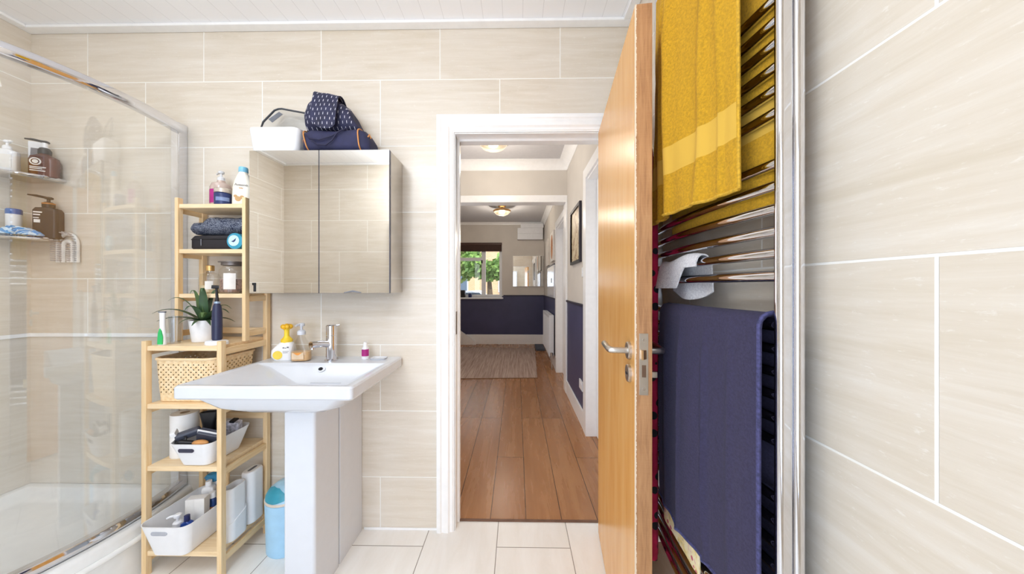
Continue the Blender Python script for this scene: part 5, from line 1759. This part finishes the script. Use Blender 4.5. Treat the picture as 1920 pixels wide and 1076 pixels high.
t = thing('canvas_print', 'orange and white canvas print on the far side wall', 'picture', (HX, 5.17, 1.93))
obj('canvas', B().box(-0.03, -0.0005, -0.22, 0.22, -0.24, 0.24, 0.003), m_paperwhite, t)
b = B()
rings = []
b.loft([[(-0.0315, 0.02 + 0.13 * math.cos(a), 0.0 + 0.2 * math.sin(a)) for a in [2 * PI * i / 20 for i in range(20)]], [(-0.0300, 0.02 + 0.13 * math.cos(a), 0.0 + 0.2 * math.sin(a)) for a in [2 * PI * i / 20 for i in range(20)]]])
obj('painted_shape', b, mat('orange_brown_paint', (176, 116, 72), 0.6, var=0.3, scale=14), t)
t = tag(obj('canvas_print', B().box(-0.03, -0.0005, -0.25, 0.25, -0.25, 0.25, 0.003), mat('pale_canvas', (226, 220, 212), 0.6, var=0.06, scale=6)), 'pale canvas print nearest the far corner on the side wall', 'picture')
t.location = (HX, 6.05, 1.92)
t = thing('memo_board', 'white glossy board below the canvas prints on the side wall', 'board', (HX, 5.5, 1.36))
obj('board_panel', B().box(-0.02, -0.0005, -0.52, 0.52, -0.265, 0.265, 0.003), mat('white_gloss_board', (232, 236, 246), 0.15, var=0.02), t)
obj('board_edge', B().box(-0.024, -0.0005, -0.52, 0.52, 0.266, 0.282, 0.002), m_dadorail, t)
obj('note', B().box(-0.0215, -0.0195, -0.22, -0.12, -0.02, 0.06, 0.0005), m_inkgrey, t)

# rug
def rug_mat():
    t = NT('woven_rug')
    s = t.xyz(t.pos(True))
    st = t.noise(t.comb(t.M('MULTIPLY', s[0], 40.0), t.M('MULTIPLY', s[1], 1.2)), 1.2, 4, 0.7)
    sp = t.noise(t.pos(True), 90, 2, 0.7)
    c = t.ramp(st, [(0.35, (128, 104, 94)), (0.5, (166, 144, 132)), (0.65, (192, 172, 160))])
    t.col(t.mix(t.M('MULTIPLY', sp, 0.35), c, lin((196, 164, 146))))
    t.p(0.95)
    t.bump(sp, 0.4, 0.004)
    return t.m


rg = tag(obj('area_rug', B().loft([[(x, y, z) for x, y in ((0.285, 4.385), (0.372, 6.50), (-1.40, 6.58), (-1.40, 4.30))] for z in (0.0012, 0.012)]), rug_mat()), 'worn striped rug on the floorboards of the far room', 'rug')
rg_edge = obj('rug_binding', B().tube([(-1.40, 4.297, 0.006), (0.284, 4.380, 0.006)], 0.006, 8), mat('rug_binding_cloth', (138, 108, 84), 0.9), rg)
t = tag(obj('floor_mat', B().box(-0.09, 0.09, -0.25, 0.25, 0, 0.05, 0.006), mat('slate_step', (84, 88, 100), 0.6)), 'low grey block on the floor by the far corner', 'block')
t.location = (0.47, 6.5, 0.0012)
t = tag(obj('speaker_box', B().box(-0.07, 0.07, -0.05, 0.05, 0, 0.16, 0.006), m_black), 'dark box on the sill of the far window', 'box')
t.location = (-1.22, YE - 0.005, WZ0 + 0.0005)
t = tag(obj('sill_pot', B().lathe([(0, 0), (0.035, 0), (0.042, 0.05), (0.034, 0.085), (0.028, 0.085), (0, 0.08)], 18), mat('dark_blue_pot', (44, 54, 104), 0.3)), 'small dark blue pot on the sill of the far window', 'pot')
t.location = (-1.04, YE - 0.01, WZ0 + 0.0005)
# sloping white stair string at the left of the far room
t = tag(obj('stair_board', B().loft([[(x, y, z) for y, z in ((6.93, 0.0), (6.97, 0.0), (6.97, 0.56), (6.93, 0.56))] for x in (-1.40, -1.40)] if False else
                           [[(-1.40, 6.90, 0.0015), (-1.40, 6.95, 0.0015), (-1.40, 6.95, 0.42), (-1.40, 6.90, 0.42)], [(-0.90, 6.90, 0.0015), (-0.90, 6.95, 0.0015), (-0.90, 6.95, 0.06), (-0.90, 6.90, 0.06)]]), m_white), 'white sloping board against the far skirting by the window', 'board')

# ================================================================== OUTSIDE
struct('ground_outside', B().box(-14, 10, YE + 0.2, 34, -0.4, -0.3), mat('grey_tarmac', (128, 126, 124), 0.9, scale=3), smooth=False)


def leaf_mat(name, a, c):
    t = NT(name)
    f = t.noise(t.pos(), 5, 4, 0.7)
    t.col(t.ramp(f, [(0.35, a), (0.65, c)]))
    t.p(0.6)
    return t.m


def tree(label, loc, h, r, sd, m):
    t = thing('street_tree', label, 'tree', loc)
    obj('trunk', B().tube([(0, 0, 0), (0.05, 0, h * 0.5), (0, 0.05, h * 0.9)], [0.14, 0.10, 0.05], 10), mat('tree_bark', (92, 76, 60), 0.9, var=0.2), t)
    b = B()
    rnd = random.Random(sd)
    for i in range(2600):
        d = Vector((rnd.gauss(0, 1), rnd.gauss(0, 1), rnd.gauss(0, 1))).normalized() * (rnd.random() ** 0.4)
        c = Vector((d.x * r, d.y * r, h + d.z * r * 0.8))
        if noise.noise(c * 1.3 + Vector((sd, 0, 0))) < -0.12:
            continue
        s = rnd.uniform(0.06, 0.13)
        a = Vector((rnd.gauss(0, 1), rnd.gauss(0, 1), rnd.gauss(0, 1))).normalized()
        e_ = a.orthogonal().normalized() * s
        f_ = a.cross(e_).normalized() * s * 0.6
        v = [b.bm.verts.new(c + q) for q in (e_, f_, -e_, -f_)]
        b.bm.faces.new(v)
    obj('crown', b, m, t, smooth=False)
    return t


tree('leafy green tree seen through the right pane of the far window', (-0.95, 10.6, -0.3), 2.45, 0.85, 3, leaf_mat('green_leaves', (84, 124, 52), (154, 186, 98)))
tree('darker leafy tree seen through the left pane of the far window', (-2.5, 12.2, -0.3), 2.6, 1.15, 8, leaf_mat('yellow_green_leaves', (92, 124, 56), (168, 188, 104)))


def car(label, loc, body_m, rz):
    t = thing('parked_car', label, 'car', loc, rz)
    side = [(-2.1, 0.30), (-2.12, 0.62), (-2.0, 0.85), (-1.3, 0.93), (-0.75, 1.38), (0.75, 1.42), (1.35, 0.98), (1.95, 0.86), (2.1, 0.6), (2.1, 0.3)]
    obj('car_body', B().loft([[(x * 0.98, y, z if z < 1.1 else z - 0.03) for x, z in side] if abs(y) > 0.8 else [(x, y, z) for x, z in side] for y in (-0.85, -0.72, 0.72, 0.85)]), body_m, t)
    g = [(-0.95, 0.97), (-0.68, 1.31), (0.68, 1.34), (1.12, 0.99)]
    for s in (-1, 1):
        obj('car_window', B().loft([[(x, s * 0.852, z) for x, z in g], [(x, s * 0.845, z) for x, z in g]]), mat('dark_car_glass', (60, 72, 86), 0.1), t)
        for x in (-1.3, 1.3):
            obj('wheel', B().tube([(x, s * 0.66, 0.30), (x, s * 0.87, 0.30)], 0.30, 24), m_black, t)
    return t


car('white car parked outside seen low in the far window', (-2.3, 13.6, -0.3), mat('white_car_paint', (226, 230, 238), 0.2), 0.1)
car('pale blue car parked outside seen in the right pane', (0.6, 18.0, -0.3), mat('blue_car_paint', (120, 160, 206), 0.2), 1.3)
t = thing('brick_house', 'orange brick house across the street beyond the far window', 'house', (-2.5, 24, -0.3))
hb = tile_mat('orange_brick', 0, 0, 0, 0.225, 0.075, [(214, 152, 104), (224, 168, 118), (230, 182, 136), (236, 200, 160)], (206, 196, 184), 0.006, 0.8)
obj('house_wall', B().box(-7, 7, -2, 2, 0, 4.6), hb, t, smooth=False)
obj('house_roof', B().loft([[(x, -2.4, 4.6), (x, 2.4, 4.6), (x, 0, 6.4)] for x in (-7.3, 7.3)]), mat('roof_tile', (124, 84, 70), 0.8), t, smooth=False)
for x in (-4.5, -1.5, 1.8, 4.5):
    f = obj('house_window', B().box(x - 0.6, x + 0.6, -2.06, -1.98, 1.2, 2.5), m_upvc, t)
    obj('house_pane', B().box(x - 0.52, x + 0.52, -2.08, -2.05, 1.28, 2.42), mat('house_glass', (90, 106, 122), 0.1), f)
